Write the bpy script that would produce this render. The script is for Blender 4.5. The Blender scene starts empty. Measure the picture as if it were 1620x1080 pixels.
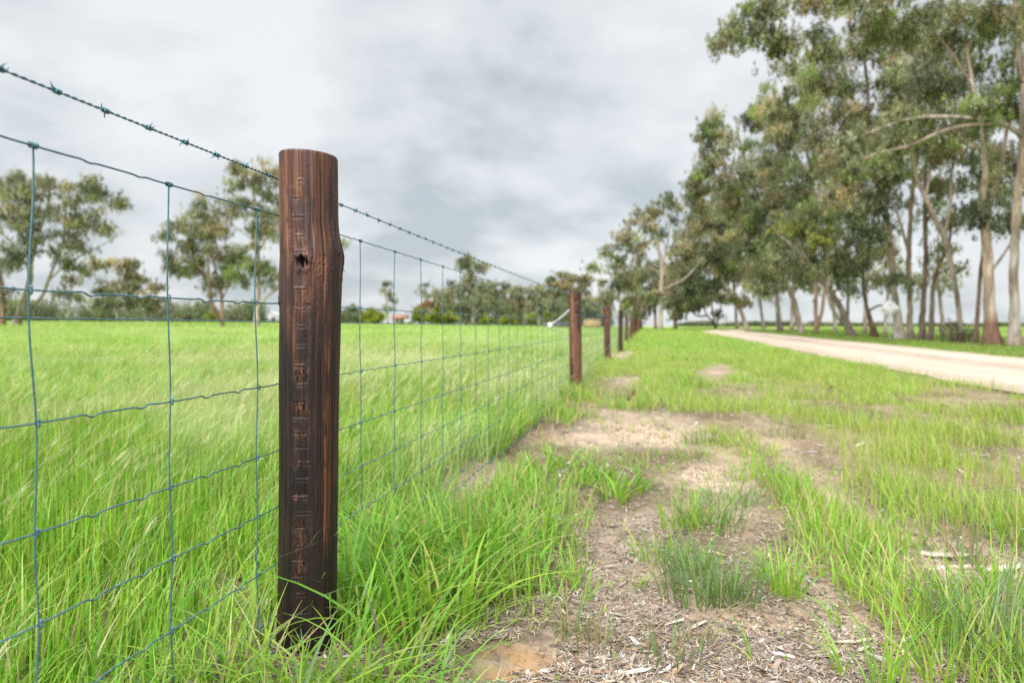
import bpy, math
import numpy as np
from mathutils import Vector

rng = np.random.default_rng(7)
PI = math.pi
SC = bpy.context.scene
COL = SC.collection

# ------------------------------------------------------------------ camera numbers
EYE = 0.76                      # camera height above the ground at the fence
FPX = 1170.0                    # focal length in pixels of the 1620 px wide picture
PITCH = math.atan(25.0 / FPX)   # slight look down
CP, SP = math.cos(PITCH), math.sin(PITCH)
DX = 0.18376                    # fence direction: x grows by this much per metre of y
WIRE_X, POST_X, PLAIN_X = -0.86, -0.79, -1.08


def P(px, py, Y):
    """the point at distance Y in front of the camera seen in direction (px, py)"""
    u, v = (px - 810.0) / FPX, (540.0 - py) / FPX
    d = np.array([u, CP + v * SP, -SP + v * CP])
    t = Y / d[1]
    return np.array([0, 0, EYE]) + d * t


def ground_at(px, py):
    u, v = (px - 810.0) / FPX, (540.0 - py) / FPX
    d = np.array([u, CP + v * SP, -SP + v * CP])
    t = -EYE / d[2]
    return d[0] * t, d[1] * t


def to_px(x, y, z=0.0):
    dy = np.maximum(y * CP - (z - EYE) * SP, 1e-3)
    dz = (z - EYE) * CP + y * SP
    return 810 + FPX * x / dy, 540 - FPX * dz / dy


# ------------------------------------------------------------------ noise
_perm = np.random.default_rng(99).random((64, 64, 64)).astype(np.float32)


def vnoise(x, y, z=0.0):
    x, y, z = np.broadcast_arrays(np.asarray(x, float), np.asarray(y, float), np.asarray(z, float))
    xi, yi, zi = np.floor(x).astype(int), np.floor(y).astype(int), np.floor(z).astype(int)
    fx, fy, fz = x - xi, y - yi, z - zi
    fx, fy, fz = fx * fx * (3 - 2 * fx), fy * fy * (3 - 2 * fy), fz * fz * (3 - 2 * fz)
    r = 0
    for a in (0, 1):
        for b in (0, 1):
            for c in (0, 1):
                w = (fx if a else 1 - fx) * (fy if b else 1 - fy) * (fz if c else 1 - fz)
                r = r + w * _perm[(xi + a) & 63, (yi + b) & 63, (zi + c) & 63]
    return r


def fbm(x, y, z=0.0, o=4):
    s, a, t = 0, 1.0, 0
    for k in range(o):
        f = 2.03 ** k
        s = s + a * vnoise(x * f + 7.3 * k, y * f + 3.1 * k, np.asarray(z) * f + 1.7 * k)
        t += a
        a *= 0.5
    return s / t


def sstep(a, b, x):
    t = np.clip((x - a) / (b - a), 0, 1)
    return t * t * (3 - 2 * t)


# ------------------------------------------------------------------ ground shape
def lateral(x, y):
    return x - (WIRE_X + DX * y)


def road_mid(y):
    y = np.asarray(y, float)
    return 7.08 + 0.012 * np.clip(y, -20, 85) + 0.006 * np.clip(y - 66, 0, None) ** 2


ROAD_HALF = 2.22


def ground(x, y):
    x, y = np.asarray(x, float), np.asarray(y, float)
    l = lateral(x, y)
    yy = np.clip(y - 8, 0, None)
    left = 1.7 * (1 - np.exp(-yy / 45)) * (1 - np.exp(np.minimum(l, 0) / 55))
    yr = np.clip(y - 16, 0, None)
    right = 0.30 * (1 - np.exp(-yr / 60)) * sstep(-6, 1, l)
    return left + right


# ------------------------------------------------------------------ soil patches (seen in the photo, laid on the ground)
def poly_in(px, py, pts):
    pts = np.array(pts, float)
    ins = np.zeros(px.shape, bool)
    j = len(pts) - 1
    for i in range(len(pts)):
        xi, yi = pts[i]
        xj, yj = pts[j]
        c = ((yi > py) != (yj > py)) & (px < (xj - xi) * (py - yi) / (yj - yi + 1e-9) + xi)
        ins ^= c
        j = i
    return ins


SOIL = [
    [(690, 1400), (745, 1035), (880, 965), (905, 890), (930, 810), (1040, 792), (1075, 800), (1060, 850), (1020, 880), (1045, 915),
     (1065, 960), (1200, 970), (1280, 945), (1360, 955), (1420, 1000), (1480, 1400)],
    [(890, 697), (950, 652), (1035, 648), (1085, 668), (1108, 698), (1060, 712), (990, 703), (930, 714)],
    [(1118, 700), (1160, 718), (1192, 790), (1255, 855), (1210, 872), (1165, 803), (1118, 768), (1060, 758), (1075, 735)],
    [(1180, 652), (1235, 680), (1305, 748), (1405, 812), (1505, 868), (1660, 895), (1660, 940), (1480, 925), (1415, 865), (1325, 795),
     (1245, 742), (1190, 692)],
    [(690, 765), (735, 735), (800, 733), (795, 760), (740, 795), (690, 790)],
    [(340, 945), (400, 900), (440, 915), (440, 985), (380, 1000)],
    [(1100, 585), (1125, 574), (1165, 586), (1150, 602), (1115, 602)],
    [(955, 605), (980, 592), (1010, 600), (985, 615)],
    [(1190, 880), (1240, 890), (1300, 920), (1330, 960), (1240, 950)],
    [(960, 566), (985, 556), (1010, 560), (985, 575)],
]
SOIL_G = []
for _p in SOIL:
    SOIL_G.append([ground_at(a, b) for a, b in _p])


def soil(x, y):
    """1 on bare earth, 0 under grass"""
    x, y = np.asarray(x, float), np.asarray(y, float)
    s = 0.04 + 0.012 * np.clip(y, 0, 20)
    wx = x + s * 3.2 * (fbm(x / (s * 4), y / (s * 4), 3.0, 3) - 0.5)
    wy = y + s * 5.0 * (fbm(x / (s * 4), y / (s * 4), 9.0, 3) - 0.5)
    wx = wx + s * .9 * (vnoise(x / (s * .5), y / (s * .7), 21.0) - .5)
    wy = wy + s * 1.6 * (vnoise(x / (s * .5), y / (s * .7), 33.0) - .5)
    m = np.zeros(x.shape, bool)
    for g in SOIL_G:
        m |= poly_in(wx, wy, g)
    return m


def on_road(x, y, grow=0.0):
    return np.abs(lateral(x, y) - road_mid(y)) < ROAD_HALF + grow


# ------------------------------------------------------------------ mesh + object helpers
def mesh_np(name, V, F, col=None, smooth=True):
    V = np.ascontiguousarray(V, np.float32)
    F = np.ascontiguousarray(F, np.int32)
    me = bpy.data.meshes.new(name)
    n, m, k = len(V), len(F), F.shape[1]
    me.vertices.add(n)
    me.vertices.foreach_set('co', V.ravel())
    me.loops.add(m * k)
    me.loops.foreach_set('vertex_index', F.ravel())
    me.polygons.add(m)
    me.polygons.foreach_set('loop_start', np.arange(0, m * k, k, dtype=np.int32))
    try:
        me.polygons.foreach_set('loop_total', np.full(m, k, dtype=np.int32))
    except Exception:
        pass
    if smooth:
        me.polygons.foreach_set('use_smooth', np.ones(m, bool))
    me.update(calc_edges=True)
    if col is not None:
        c = np.ones((n, 4), np.float32)
        c[:, :3] = col
        a = me.color_attributes.new('col', 'FLOAT_COLOR', 'POINT')
        a.data.foreach_set('color', c.ravel())
    return me


def link(name, me, mat=None, parent=None, **props):
    o = bpy.data.objects.new(name, me)
    if mat is not None and me is not None and len(me.materials) == 0:
        me.materials.append(mat)
    COL.objects.link(o)
    if parent is not None:
        o.parent = parent
    for k, v in props.items():
        o[k] = v
    return o


def empty(name, loc, **props):
    o = bpy.data.objects.new(name, None)
    o.empty_display_size = 0.1
    o.location = loc
    COL.objects.link(o)
    for k, v in props.items():
        o[k] = v
    return o


class Geo:
    """collects quads"""
    def __init__(self):
        self.V, self.F, self.C, self.n = [], [], [], 0

    def add(self, V, F, C=None):
        V = np.asarray(V, float)
        self.V.append(V)
        self.F.append(np.asarray(F, int) + self.n)
        if C is not None:
            c = np.asarray(C, float)
            self.C.append(np.broadcast_to(c, (len(V), 3)))
        self.n += len(V)

    def tube(self, pts, rad, sides=8, C=None, cap=True):
        pts = np.asarray(pts, float)
        n = len(pts)
        rad = np.broadcast_to(np.asarray(rad, float), (n,)).copy()
        T = np.gradient(pts, axis=0)
        T /= np.linalg.norm(T, axis=1, keepdims=True) + 1e-12
        ref = np.array([0.0, 0, 1.0])
        if np.abs(T[:, 2]).mean() > 0.8:
            ref = np.array([1.0, 0.2, 0])
        A = np.cross(T, ref)
        A /= np.linalg.norm(A, axis=1, keepdims=True) + 1e-12
        B = np.cross(T, A)
        if cap:
            pts = np.concatenate([pts[:1], pts, pts[-1:]])
            A = np.concatenate([A[:1], A, A[-1:]])
            B = np.concatenate([B[:1], B, B[-1:]])
            rad = np.concatenate([[rad[0] * .02], rad, [rad[-1] * .02]])
            if C is not None and np.ndim(C) == 2:
                C = np.concatenate([C[:1], C, C[-1:]])
            n += 2
        th = np.arange(sides) * 2 * PI / sides
        ring = (A[:, None, :] * np.cos(th)[None, :, None] + B[:, None, :] * np.sin(th)[None, :, None]) * rad[:, None, None]
        V = (pts[:, None, :] + ring).reshape(-1, 3)
        i = np.arange(n - 1)[:, None] * sides
        j = np.arange(sides)[None, :]
        j2 = (j + 1) % sides
        F = np.stack([i + j, i + j2, i + sides + j2, i + sides + j], -1).reshape(-1, 4)
        if C is not None and np.ndim(C) == 2:
            C = np.repeat(np.asarray(C), sides, axis=0)
        self.add(V, F, C)

    def box(self, c, s, rz=0.0, C=None):
        c, s = np.asarray(c, float), np.asarray(s, float) / 2
        v = np.array([[a, b, d] for a in (-1, 1) for b in (-1, 1) for d in (-1, 1)], float) * s
        R = np.array([[math.cos(rz), -math.sin(rz), 0], [math.sin(rz), math.cos(rz), 0], [0, 0, 1]])
        F = [[0, 1, 3, 2], [4, 6, 7, 5], [0, 4, 5, 1], [2, 3, 7, 6], [0, 2, 6, 4], [1, 5, 7, 3]]
        self.add(v @ R.T + c, F, C)

    def mesh(self, name, base=(0, 0, 0), smooth=True):
        V = np.concatenate(self.V) - np.asarray(base, float)
        return mesh_np(name, V, np.concatenate(self.F), np.concatenate(self.C) if self.C else None, smooth)


# ------------------------------------------------------------------ materials
def new_mat(name):
    m = bpy.data.materials.new(name)
    m.use_nodes = True
    nt = m.node_tree
    nt.nodes.clear()
    out = nt.nodes.new('ShaderNodeOutputMaterial')
    return m, nt, out


def N(nt, typ, **kw):
    n = nt.nodes.new(typ)
    for k, v in kw.items():
        if k.startswith('in_'):
            n.inputs[k[3:].replace('_', ' ')].default_value = v
        else:
            setattr(n, k, v)
    return n


def noise_node(nt, coord, scale, detail=4, mapping=None, rough=0.55):
    src = coord
    if mapping is not None:
        mp = nt.nodes.new('ShaderNodeMapping')
        mp.inputs['Scale'].default_value = mapping
        nt.links.new(coord, mp.inputs['Vector'])
        src = mp.outputs['Vector']
    t = nt.nodes.new('ShaderNodeTexNoise')
    t.inputs['Scale'].default_value = scale
    t.inputs['Detail'].default_value = detail
    t.inputs['Roughness'].default_value = rough
    nt.links.new(src, t.inputs['Vector'])
    return t


def ramp(nt, fac, stops):
    r = nt.nodes.new('ShaderNodeValToRGB')
    e = r.color_ramp.elements
    while len(e) < len(stops):
        e.new(0.5)
    for q, (p, c) in zip(e, stops):
        q.position = p
        q.color = (*c, 1) if len(c) == 3 else c
    nt.links.new(fac, r.inputs['Fac'])
    return r


def mixc(nt, fac, a, b, mode='MIX'):
    m = nt.nodes.new('ShaderNodeMix')
    m.data_type = 'RGBA'
    m.blend_type = mode
    for sock, v in ((m.inputs[0], fac), (m.inputs[6], a), (m.inputs[7], b)):
        if isinstance(v, (int, float)):
            sock.default_value = v
        elif isinstance(v, tuple):
            sock.default_value = (*v, 1)
        else:
            nt.links.new(v, sock)
    return m.outputs[2]


def leaf_mat(name, trans=0.35, rough=0.5, spec=0.3, scale=3.0, var=0.25):
    m, nt, out = new_mat(name)
    a = N(nt, 'ShaderNodeAttribute', attribute_name='col')
    tc = N(nt, 'ShaderNodeTexCoord')
    nz = noise_node(nt, tc.outputs['Object'], scale, 3)
    mr = N(nt, 'ShaderNodeMapRange')
    mr.inputs['From Min'].default_value = .3
    mr.inputs['From Max'].default_value = .7
    mr.inputs['To Min'].default_value = 1 - var
    mr.inputs['To Max'].default_value = 1 + var
    nt.links.new(nz.outputs['Fac'], mr.inputs['Value'])
    c = mixc(nt, 1.0, a.outputs['Color'], mr.outputs['Result'], 'MULTIPLY')
    b = N(nt, 'ShaderNodeBsdfPrincipled')
    b.inputs['Roughness'].default_value = rough
    b.inputs['Specular IOR Level'].default_value = spec
    nt.links.new(c, b.inputs['Base Color'])
    t = N(nt, 'ShaderNodeBsdfTranslucent')
    c2 = mixc(nt, 1.0, c, (1.18, 1.12, 0.68), 'MULTIPLY')
    nt.links.new(c2, t.inputs['Color'])
    mx = N(nt, 'ShaderNodeMixShader')
    mx.inputs[0].default_value = trans
    nt.links.new(b.outputs[0], mx.inputs[1])
    nt.links.new(t.outputs[0], mx.inputs[2])
    nt.links.new(mx.outputs[0], out.inputs[0])
    return m


def attr_mat(name, rough=0.8, spec=0.2, metal=0.0, scale=20.0, var=0.3, bump=0.0, mapping=None, bscale=None):
    m, nt, out = new_mat(name)
    a = N(nt, 'ShaderNodeAttribute', attribute_name='col')
    tc = N(nt, 'ShaderNodeTexCoord')
    nz = noise_node(nt, tc.outputs['Object'], scale, 5, mapping)
    mr = N(nt, 'ShaderNodeMapRange')
    mr.inputs['From Min'].default_value = .3
    mr.inputs['From Max'].default_value = .7
    mr.inputs['To Min'].default_value = 1 - var
    mr.inputs['To Max'].default_value = 1 + var
    nt.links.new(nz.outputs['Fac'], mr.inputs['Value'])
    c = mixc(nt, 1.0, a.outputs['Color'], mr.outputs['Result'], 'MULTIPLY')
    b = N(nt, 'ShaderNodeBsdfPrincipled')
    b.inputs['Roughness'].default_value = rough
    b.inputs['Specular IOR Level'].default_value = spec
    b.inputs['Metallic'].default_value = metal
    nt.links.new(c, b.inputs['Base Color'])
    if bump:
        nb = noise_node(nt, tc.outputs['Object'], bscale or scale, 6, mapping)
        bp = N(nt, 'ShaderNodeBump')
        bp.inputs['Strength'].default_value = bump
        bp.inputs['Distance'].default_value = 0.02
        nt.links.new(nb.outputs['Fac'], bp.inputs['Height'])
        nt.links.new(bp.outputs[0], b.inputs['Normal'])
    nt.links.new(b.outputs[0], out.inputs[0])
    return m


def plain_mat(name, color, rough=0.6, metal=0.0, spec=0.4, var=0.15, scale=8.0):
    m, nt, out = new_mat(name)
    tc = N(nt, 'ShaderNodeTexCoord')
    nz = noise_node(nt, tc.outputs['Object'], scale, 5)
    c = ramp(nt, nz.outputs['Fac'], [(.3, tuple(v * (1 - var) for v in color)), (.7, tuple(min(1, v * (1 + var)) for v in color))])
    b = N(nt, 'ShaderNodeBsdfPrincipled')
    b.inputs['Roughness'].default_value = rough
    b.inputs['Metallic'].default_value = metal
    b.inputs['Specular IOR Level'].default_value = spec
    nt.links.new(c.outputs['Color'], b.inputs['Base Color'])
    nt.links.new(b.outputs[0], out.inputs[0])
    return m


M_GRASS = leaf_mat('grass_blade', trans=.42, rough=.42, spec=.35, scale=1.5, var=.15)
M_LEAF = leaf_mat('gum_leaf', trans=.42, rough=.42, spec=.45, scale=.6, var=.2)
M_BUSH = leaf_mat('bush_leaf', trans=.3, rough=.5, spec=.3, scale=1.2, var=.2)


def bark_mat():
    m, nt, out = new_mat('gum_bark')
    a = N(nt, 'ShaderNodeAttribute', attribute_name='col')
    tc = N(nt, 'ShaderNodeTexCoord')
    n1 = noise_node(nt, tc.outputs['Object'], 3.2, 5, (1, 1, .28), .6)
    n2 = noise_node(nt, tc.outputs['Object'], 9, 6, (1, 1, .12), .65)
    f1 = ramp(nt, n1.outputs['Fac'], [(.46, (0, 0, 0)), (.56, (1, 1, 1))])
    c1 = mixc(nt, 1.0, a.outputs['Color'], (.50, .42, .36), 'MULTIPLY')
    fm = N(nt, 'ShaderNodeMath', operation='MULTIPLY')
    fm.inputs[1].default_value = .75
    nt.links.new(f1.outputs['Color'], fm.inputs[0])
    c = mixc(nt, fm.outputs[0], a.outputs['Color'], c1)
    f2 = ramp(nt, n2.outputs['Fac'], [(.3, (.55, .52, .5)), (.5, (1, 1, 1)), (.75, (1.25, 1.2, 1.15))])
    c = mixc(nt, 1.0, c, f2.outputs['Color'], 'MULTIPLY')
    b = N(nt, 'ShaderNodeBsdfPrincipled')
    b.inputs['Roughness'].default_value = .8
    b.inputs['Specular IOR Level'].default_value = .2
    nt.links.new(c, b.inputs['Base Color'])
    bp = N(nt, 'ShaderNodeBump')
    bp.inputs['Strength'].default_value = .6
    bp.inputs['Distance'].default_value = .03
    nt.links.new(n2.outputs['Fac'], bp.inputs['Height'])
    nt.links.new(bp.outputs[0], b.inputs['Normal'])
    nt.links.new(b.outputs[0], out.inputs[0])
    return m


M_BARK = bark_mat()
M_LITTER = attr_mat('dry_litter', rough=.8, spec=.2, scale=40, var=.3)
M_PEN = None

# ------------------------------------------------------------------ GROUND SHEET
GREEN_FIELD = np.array([.225, .350, .058])
SOIL_COL = np.array([.44, .325, .245])


def make_ground():
    ang_f = np.linspace(-52, 52, 620)
    ang_b = np.linspace(52, 308, 90)[1:-1]
    ang = np.radians(np.concatenate([ang_f, ang_b]))
    rad = np.concatenate([[0.02], np.geomspace(.25, 14, 330), np.geomspace(14.4, 4000, 170)])
    A, R = np.meshgrid(ang, rad)
    X, Y = R * np.sin(A), R * np.cos(A)
    Z = ground(X, Y)
    l = lateral(X, Y)
    off = sstep(.2, .9, np.abs(l - road_mid(Y)) - ROAD_HALF)
    q = .025 + .012 * np.clip(np.abs(Y), 0, 30)
    so = sum(soil(X + a * q, Y + b * q * 1.6).astype(float) for a, b in ((0, 0), (1, 0), (-1, 0), (0, 1), (0, -1), (.7, .7), (-.7, -.7))) / 7.0
    fade = 1 - sstep(6, 14, R)
    Z = Z + fade * off * (.05 * (fbm(X * 2.2, Y * 2.2, 1, 3) - .5) + .018 * (fbm(X * 11, Y * 11, 5, 3) - .5) + .007 * (fbm(X * 45, Y * 45, 8, 2) - .5)) - .012 * so * fade
    Z = np.where(R > 400, Z - (R - 400) * .001, Z)
    # colours: bare earth, thatch under the grass, far fields
    n1 = fbm(X * .35, Y * .35, 2, 4)[..., None]
    n2 = fbm(X * 6, Y * 6, 4, 4)[..., None]
    n3 = fbm(X * .06, Y * .02, 11, 4)[..., None]
    n5 = fbm(X * 2.3, Y * 1.6, 14, 5)[..., None]
    n6 = fbm(X * 28, Y * 28, 16, 3)[..., None]
    mulch = sstep(.34, .68, n5)
    earth = SOIL_COL * (.62 + .72 * n2) * (.78 + .5 * n6) * (1 - mulch) + np.array([.31, .235, .185]) * (.55 + .9 * n6) * mulch
    ox, oy = ground_at(790, 1050)
    orange = np.exp(-(((X - ox) / .13) ** 2 + ((Y - oy) / .09) ** 2))[..., None] * sstep(.28, .5, n2)
    earth = earth * (1 - orange) + np.array([.44, .25, .10]) * orange
    thatch = (np.array([.27, .205, .135]) * (1 - mulch * .4) + np.array([.02, .05, 0]) * (n1 - .4)) * (.55 + .9 * n6)
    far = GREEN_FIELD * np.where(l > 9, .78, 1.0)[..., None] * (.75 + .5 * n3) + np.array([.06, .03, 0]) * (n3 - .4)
    row = (np.exp(-((l - 13.8) / 1.5) ** 2) * sstep(.36, .56, fbm(X * .5, Y * .5, 44, 3)))[..., None] * (np.abs(Y - 65)[..., None] < 55)
    far = far * (1 - .85 * row) + np.array([.20, .145, .095]) * (.6 + .8 * n2) * .85 * row
    w = sstep(7, 30, R)[..., None]
    under = thatch * (1 - w) + far * w
    s = so[..., None]
    C = earth * s + under * (1 - s)
    nr, na = X.shape
    V = np.stack([X, Y, Z], -1).reshape(-1, 3)
    i = np.arange(nr - 1)[:, None] * na
    j = np.arange(na)[None, :]
    j2 = (j + 1) % na
    F = np.stack([i + j, i + na + j, i + na + j2, i + j2], -1).reshape(-1, 4)
    F = F[:, ::-1]
    me = mesh_np('ground', V, F, C.reshape(-1, 3))
    m, nt, out = new_mat('earth_and_pasture')
    a = N(nt, 'ShaderNodeAttribute', attribute_name='col')
    tc = N(nt, 'ShaderNodeTexCoord')
    nz = noise_node(nt, tc.outputs['Object'], 38, 8, rough=.7)
    mr = ramp(nt, nz.outputs['Fac'], [(.3, (.62, .60, .58)), (.5, (1, 1, 1)), (.72, (1.0, 1.0, 1.0))])
    c = mixc(nt, 1.0, a.outputs['Color'], mr.outputs['Color'], 'MULTIPLY')
    b = N(nt, 'ShaderNodeBsdfPrincipled')
    b.inputs['Roughness'].default_value = .95
    b.inputs['Specular IOR Level'].default_value = .1
    nt.links.new(c, b.inputs['Base Color'])
    n4 = noise_node(nt, tc.outputs['Object'], 90, 6)
    bp = N(nt, 'ShaderNodeBump')
    bp.inputs['Strength'].default_value = .7
    bp.inputs['Distance'].default_value = .008
    nt.links.new(n4.outputs['Fac'], bp.inputs['Height'])
    nt.links.new(bp.outputs[0], b.inputs['Normal'])
    nt.links.new(b.outputs[0], out.inputs[0])
    link('ground', me, m, kind='structure', label='pasture and sandy verge with bare earth patches by the fence')


def make_road():
    ys = np.concatenate([np.linspace(-12, 30, 110), np.linspace(30.7, 130, 150)])
    t = np.linspace(-1, 1, 25)
    T, Yc = np.meshgrid(t, ys)
    edge = 1 + .05 * (fbm(Yc * .8, np.sign(T) * 5, 3, 3) - .5) * (np.abs(T) > .9) * 3
    L = road_mid(Yc) + T * ROAD_HALF * edge
    # bend: offset along x is enough
    X = WIRE_X + DX * Yc + L
    Z = ground(X, Yc) + .016 + .035 * (1 - T ** 2) - .012 * np.exp(-((np.abs(T) - .45) / .16) ** 2) + .01 * (fbm(X * 1.3, Yc * .4, 2, 3) - .5) * (np.abs(T) < .95)
    n = fbm(L * 1.6, Yc * .22, 6, 4)[..., None]
    tr = np.exp(-((np.abs(T) - .45) / .2) ** 2)[..., None]
    n7 = fbm(L * 5, Yc * 2.2, 8, 4)[..., None]
    C = np.array([.45, .36, .285]) * (.78 + .40 * n) * (.85 + .3 * n7) * (1 + .16 * tr) * (1 - .28 * np.exp(-(T / .16) ** 2)[..., None] * (n7 > .45))
    rim = np.clip((np.abs(T) - .74) / .26, 0, 1)[..., None]
    C = C * (1 - .28 * rim * (n > .45))
    ny, nt_ = X.shape
    V = np.stack([X, Yc, Z], -1).reshape(-1, 3)
    i = np.arange(ny - 1)[:, None] * nt_
    j = np.arange(nt_ - 1)[None, :]
    F = np.stack([i + j, i + j + 1, i + nt_ + j + 1, i + nt_ + j], -1).reshape(-1, 4)
    me = mesh_np('road', V, F, C.reshape(-1, 3))
    m = attr_mat('pale_gravel', rough=.95, spec=.1, scale=14, var=.14, bump=.35, bscale=30)
    link('road', me, m, kind='structure', label='pale sandy gravel road curving away beside the gum trees')


make_ground()
make_road()

# ------------------------------------------------------------------ GRASS
GREEN = np.array([.150, .390, .034])
LIME = np.array([.275, .470, .050])
YELL = np.array([.43, .48, .14])
DEEP = np.array([.080, .225, .020])
BLUE = np.array([.140, .265, .105])
STRAW = np.array([.50, .43, .24])
PINK = np.array([.36, .24, .16])
SEED = np.array([.66, .64, .44])


def blades(x, y, h, w, az, lean, C, S=4, droop=None, z=None, tipw=.12, base_dark=True):
    """thin curved blades as strips of quads; all arguments are arrays of one value per blade"""
    n = len(x)
    if n == 0:
        return np.zeros((0, 3)), np.zeros((0, 4), int), np.zeros((0, 3))
    if z is None:
        z = ground(x, y)
    t = np.linspace(0, 1, S + 1)[None, :]
    ca, sa = np.cos(az)[:, None], np.sin(az)[:, None]
    lean = lean[:, None]
    dr = (np.zeros(n) if droop is None else droop)[:, None]
    hz = h[:, None] * (lean * t ** 1.7 * .9 + .06 * lean * t)
    vz = h[:, None] * (t * (1 - .30 * lean * t) - dr * t ** 3)
    tw = rng.uniform(-.9, .9, n)[:, None]
    sx, sy = -np.sin(az[:, None] + tw), np.cos(az[:, None] + tw)
    ww = w[:, None] * np.clip((1 - t) ** .75 * (.55 + .9 * np.minimum(t * 3, 1) * .5), tipw * .5, None) * .5
    cx, cy, cz = x[:, None] + ca * hz, y[:, None] + sa * hz, z[:, None] - .015 + vz
    V = np.empty((n, S + 1, 2, 3), np.float32)
    V[:, :, 0, 0], V[:, :, 0, 1], V[:, :, 0, 2] = cx - sx * ww, cy - sy * ww, cz
    V[:, :, 1, 0], V[:, :, 1, 1], V[:, :, 1, 2] = cx + sx * ww, cy + sy * ww, cz
    b = (np.arange(n) * 2 * (S + 1))[:, None]
    k = (np.arange(S) * 2)[None, :]
    F = np.stack([b + k, b + k + 1, b + k + 3, b + k + 2], -1).reshape(-1, 4)
    Cc = np.repeat(C[:, None, :], 2 * (S + 1), axis=1)
    tt = np.repeat(t[0], 2)[None, :, None]
    if base_dark:   # blade bases are yellower sheaths
        Cc = Cc * (1 - .2 * (1 - tt)) + np.array([.16, .14, .04]) * (1 - tt) * .5
    return V.reshape(-1, 3), F, Cc.reshape(-1, 3)


def pick(n, table):
    cols = np.array([c for c, _ in table])
    p = np.array([q for _, q in table], float)
    i = rng.choice(len(cols), n, p=p / p.sum())
    return cols[i] * rng.uniform(.8, 1.22, (n, 1)) * rng.uniform(.94, 1.06, (n, 3))


class Grass:
    def __init__(self):
        self.g = Geo()

    def put(self, *a, **k):
        if len(a[0]):
            d = np.hypot(a[0] + .445, a[1] - 1.60)
            if (d < .13).any():
                sel = ~((d < .13) & ((rng.random(len(d)) < .8) | (a[2] > .16)))
                a = [q[sel] for q in a]
                k = {n: (v[sel] if isinstance(v, np.ndarray) else v) for n, v in k.items()}
        V, F, C = blades(*a, **k)
        if len(V):
            self.g.add(V, F, C)

    def tuft(self, px=None, py=None, n=60, r=.08, h=.2, w=.005, table=((GREEN, 1),), lean=(.2, .9), S=5, xy=None, droop=.15, az0=None):
        cx, cy = xy if xy else ground_at(px, py)
        rr = r * np.sqrt(rng.random(n)) * .7
        th = rng.uniform(0, 2 * PI, n)
        x, y = cx + rr * np.cos(th), cy + rr * np.sin(th)
        az = th + rng.normal(0, .7, n)
        if az0 is not None:
            az = az0 + rng.normal(0, .8, n)
        hh = h * rng.uniform(.45, 1.15, n)
        self.put(x, y, hh, w * rng.uniform(.6, 1.2, n), az, rng.uniform(*lean, n), pick(n, table), S=S, droop=droop * rng.random(n))


def scatter(n, y0, y1, lf, power=1.0):
    """n random spots with y in y0..y1 (denser near) and lateral limits lf(y) -> (lo, hi)"""
    u = rng.random(n)
    y = (y0 ** power + u * (y1 ** power - y0 ** power)) ** (1 / power)
    lo, hi = lf(y)
    l = lo + rng.random(n) * (hi - lo)
    return WIRE_X + DX * y + l, y, l


def in_view(x, y, m=.08):
    return (np.abs(x) < (.6923 + m) * y + .35)


WIND = .35   # azimuth the paddock grass bends towards


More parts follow.
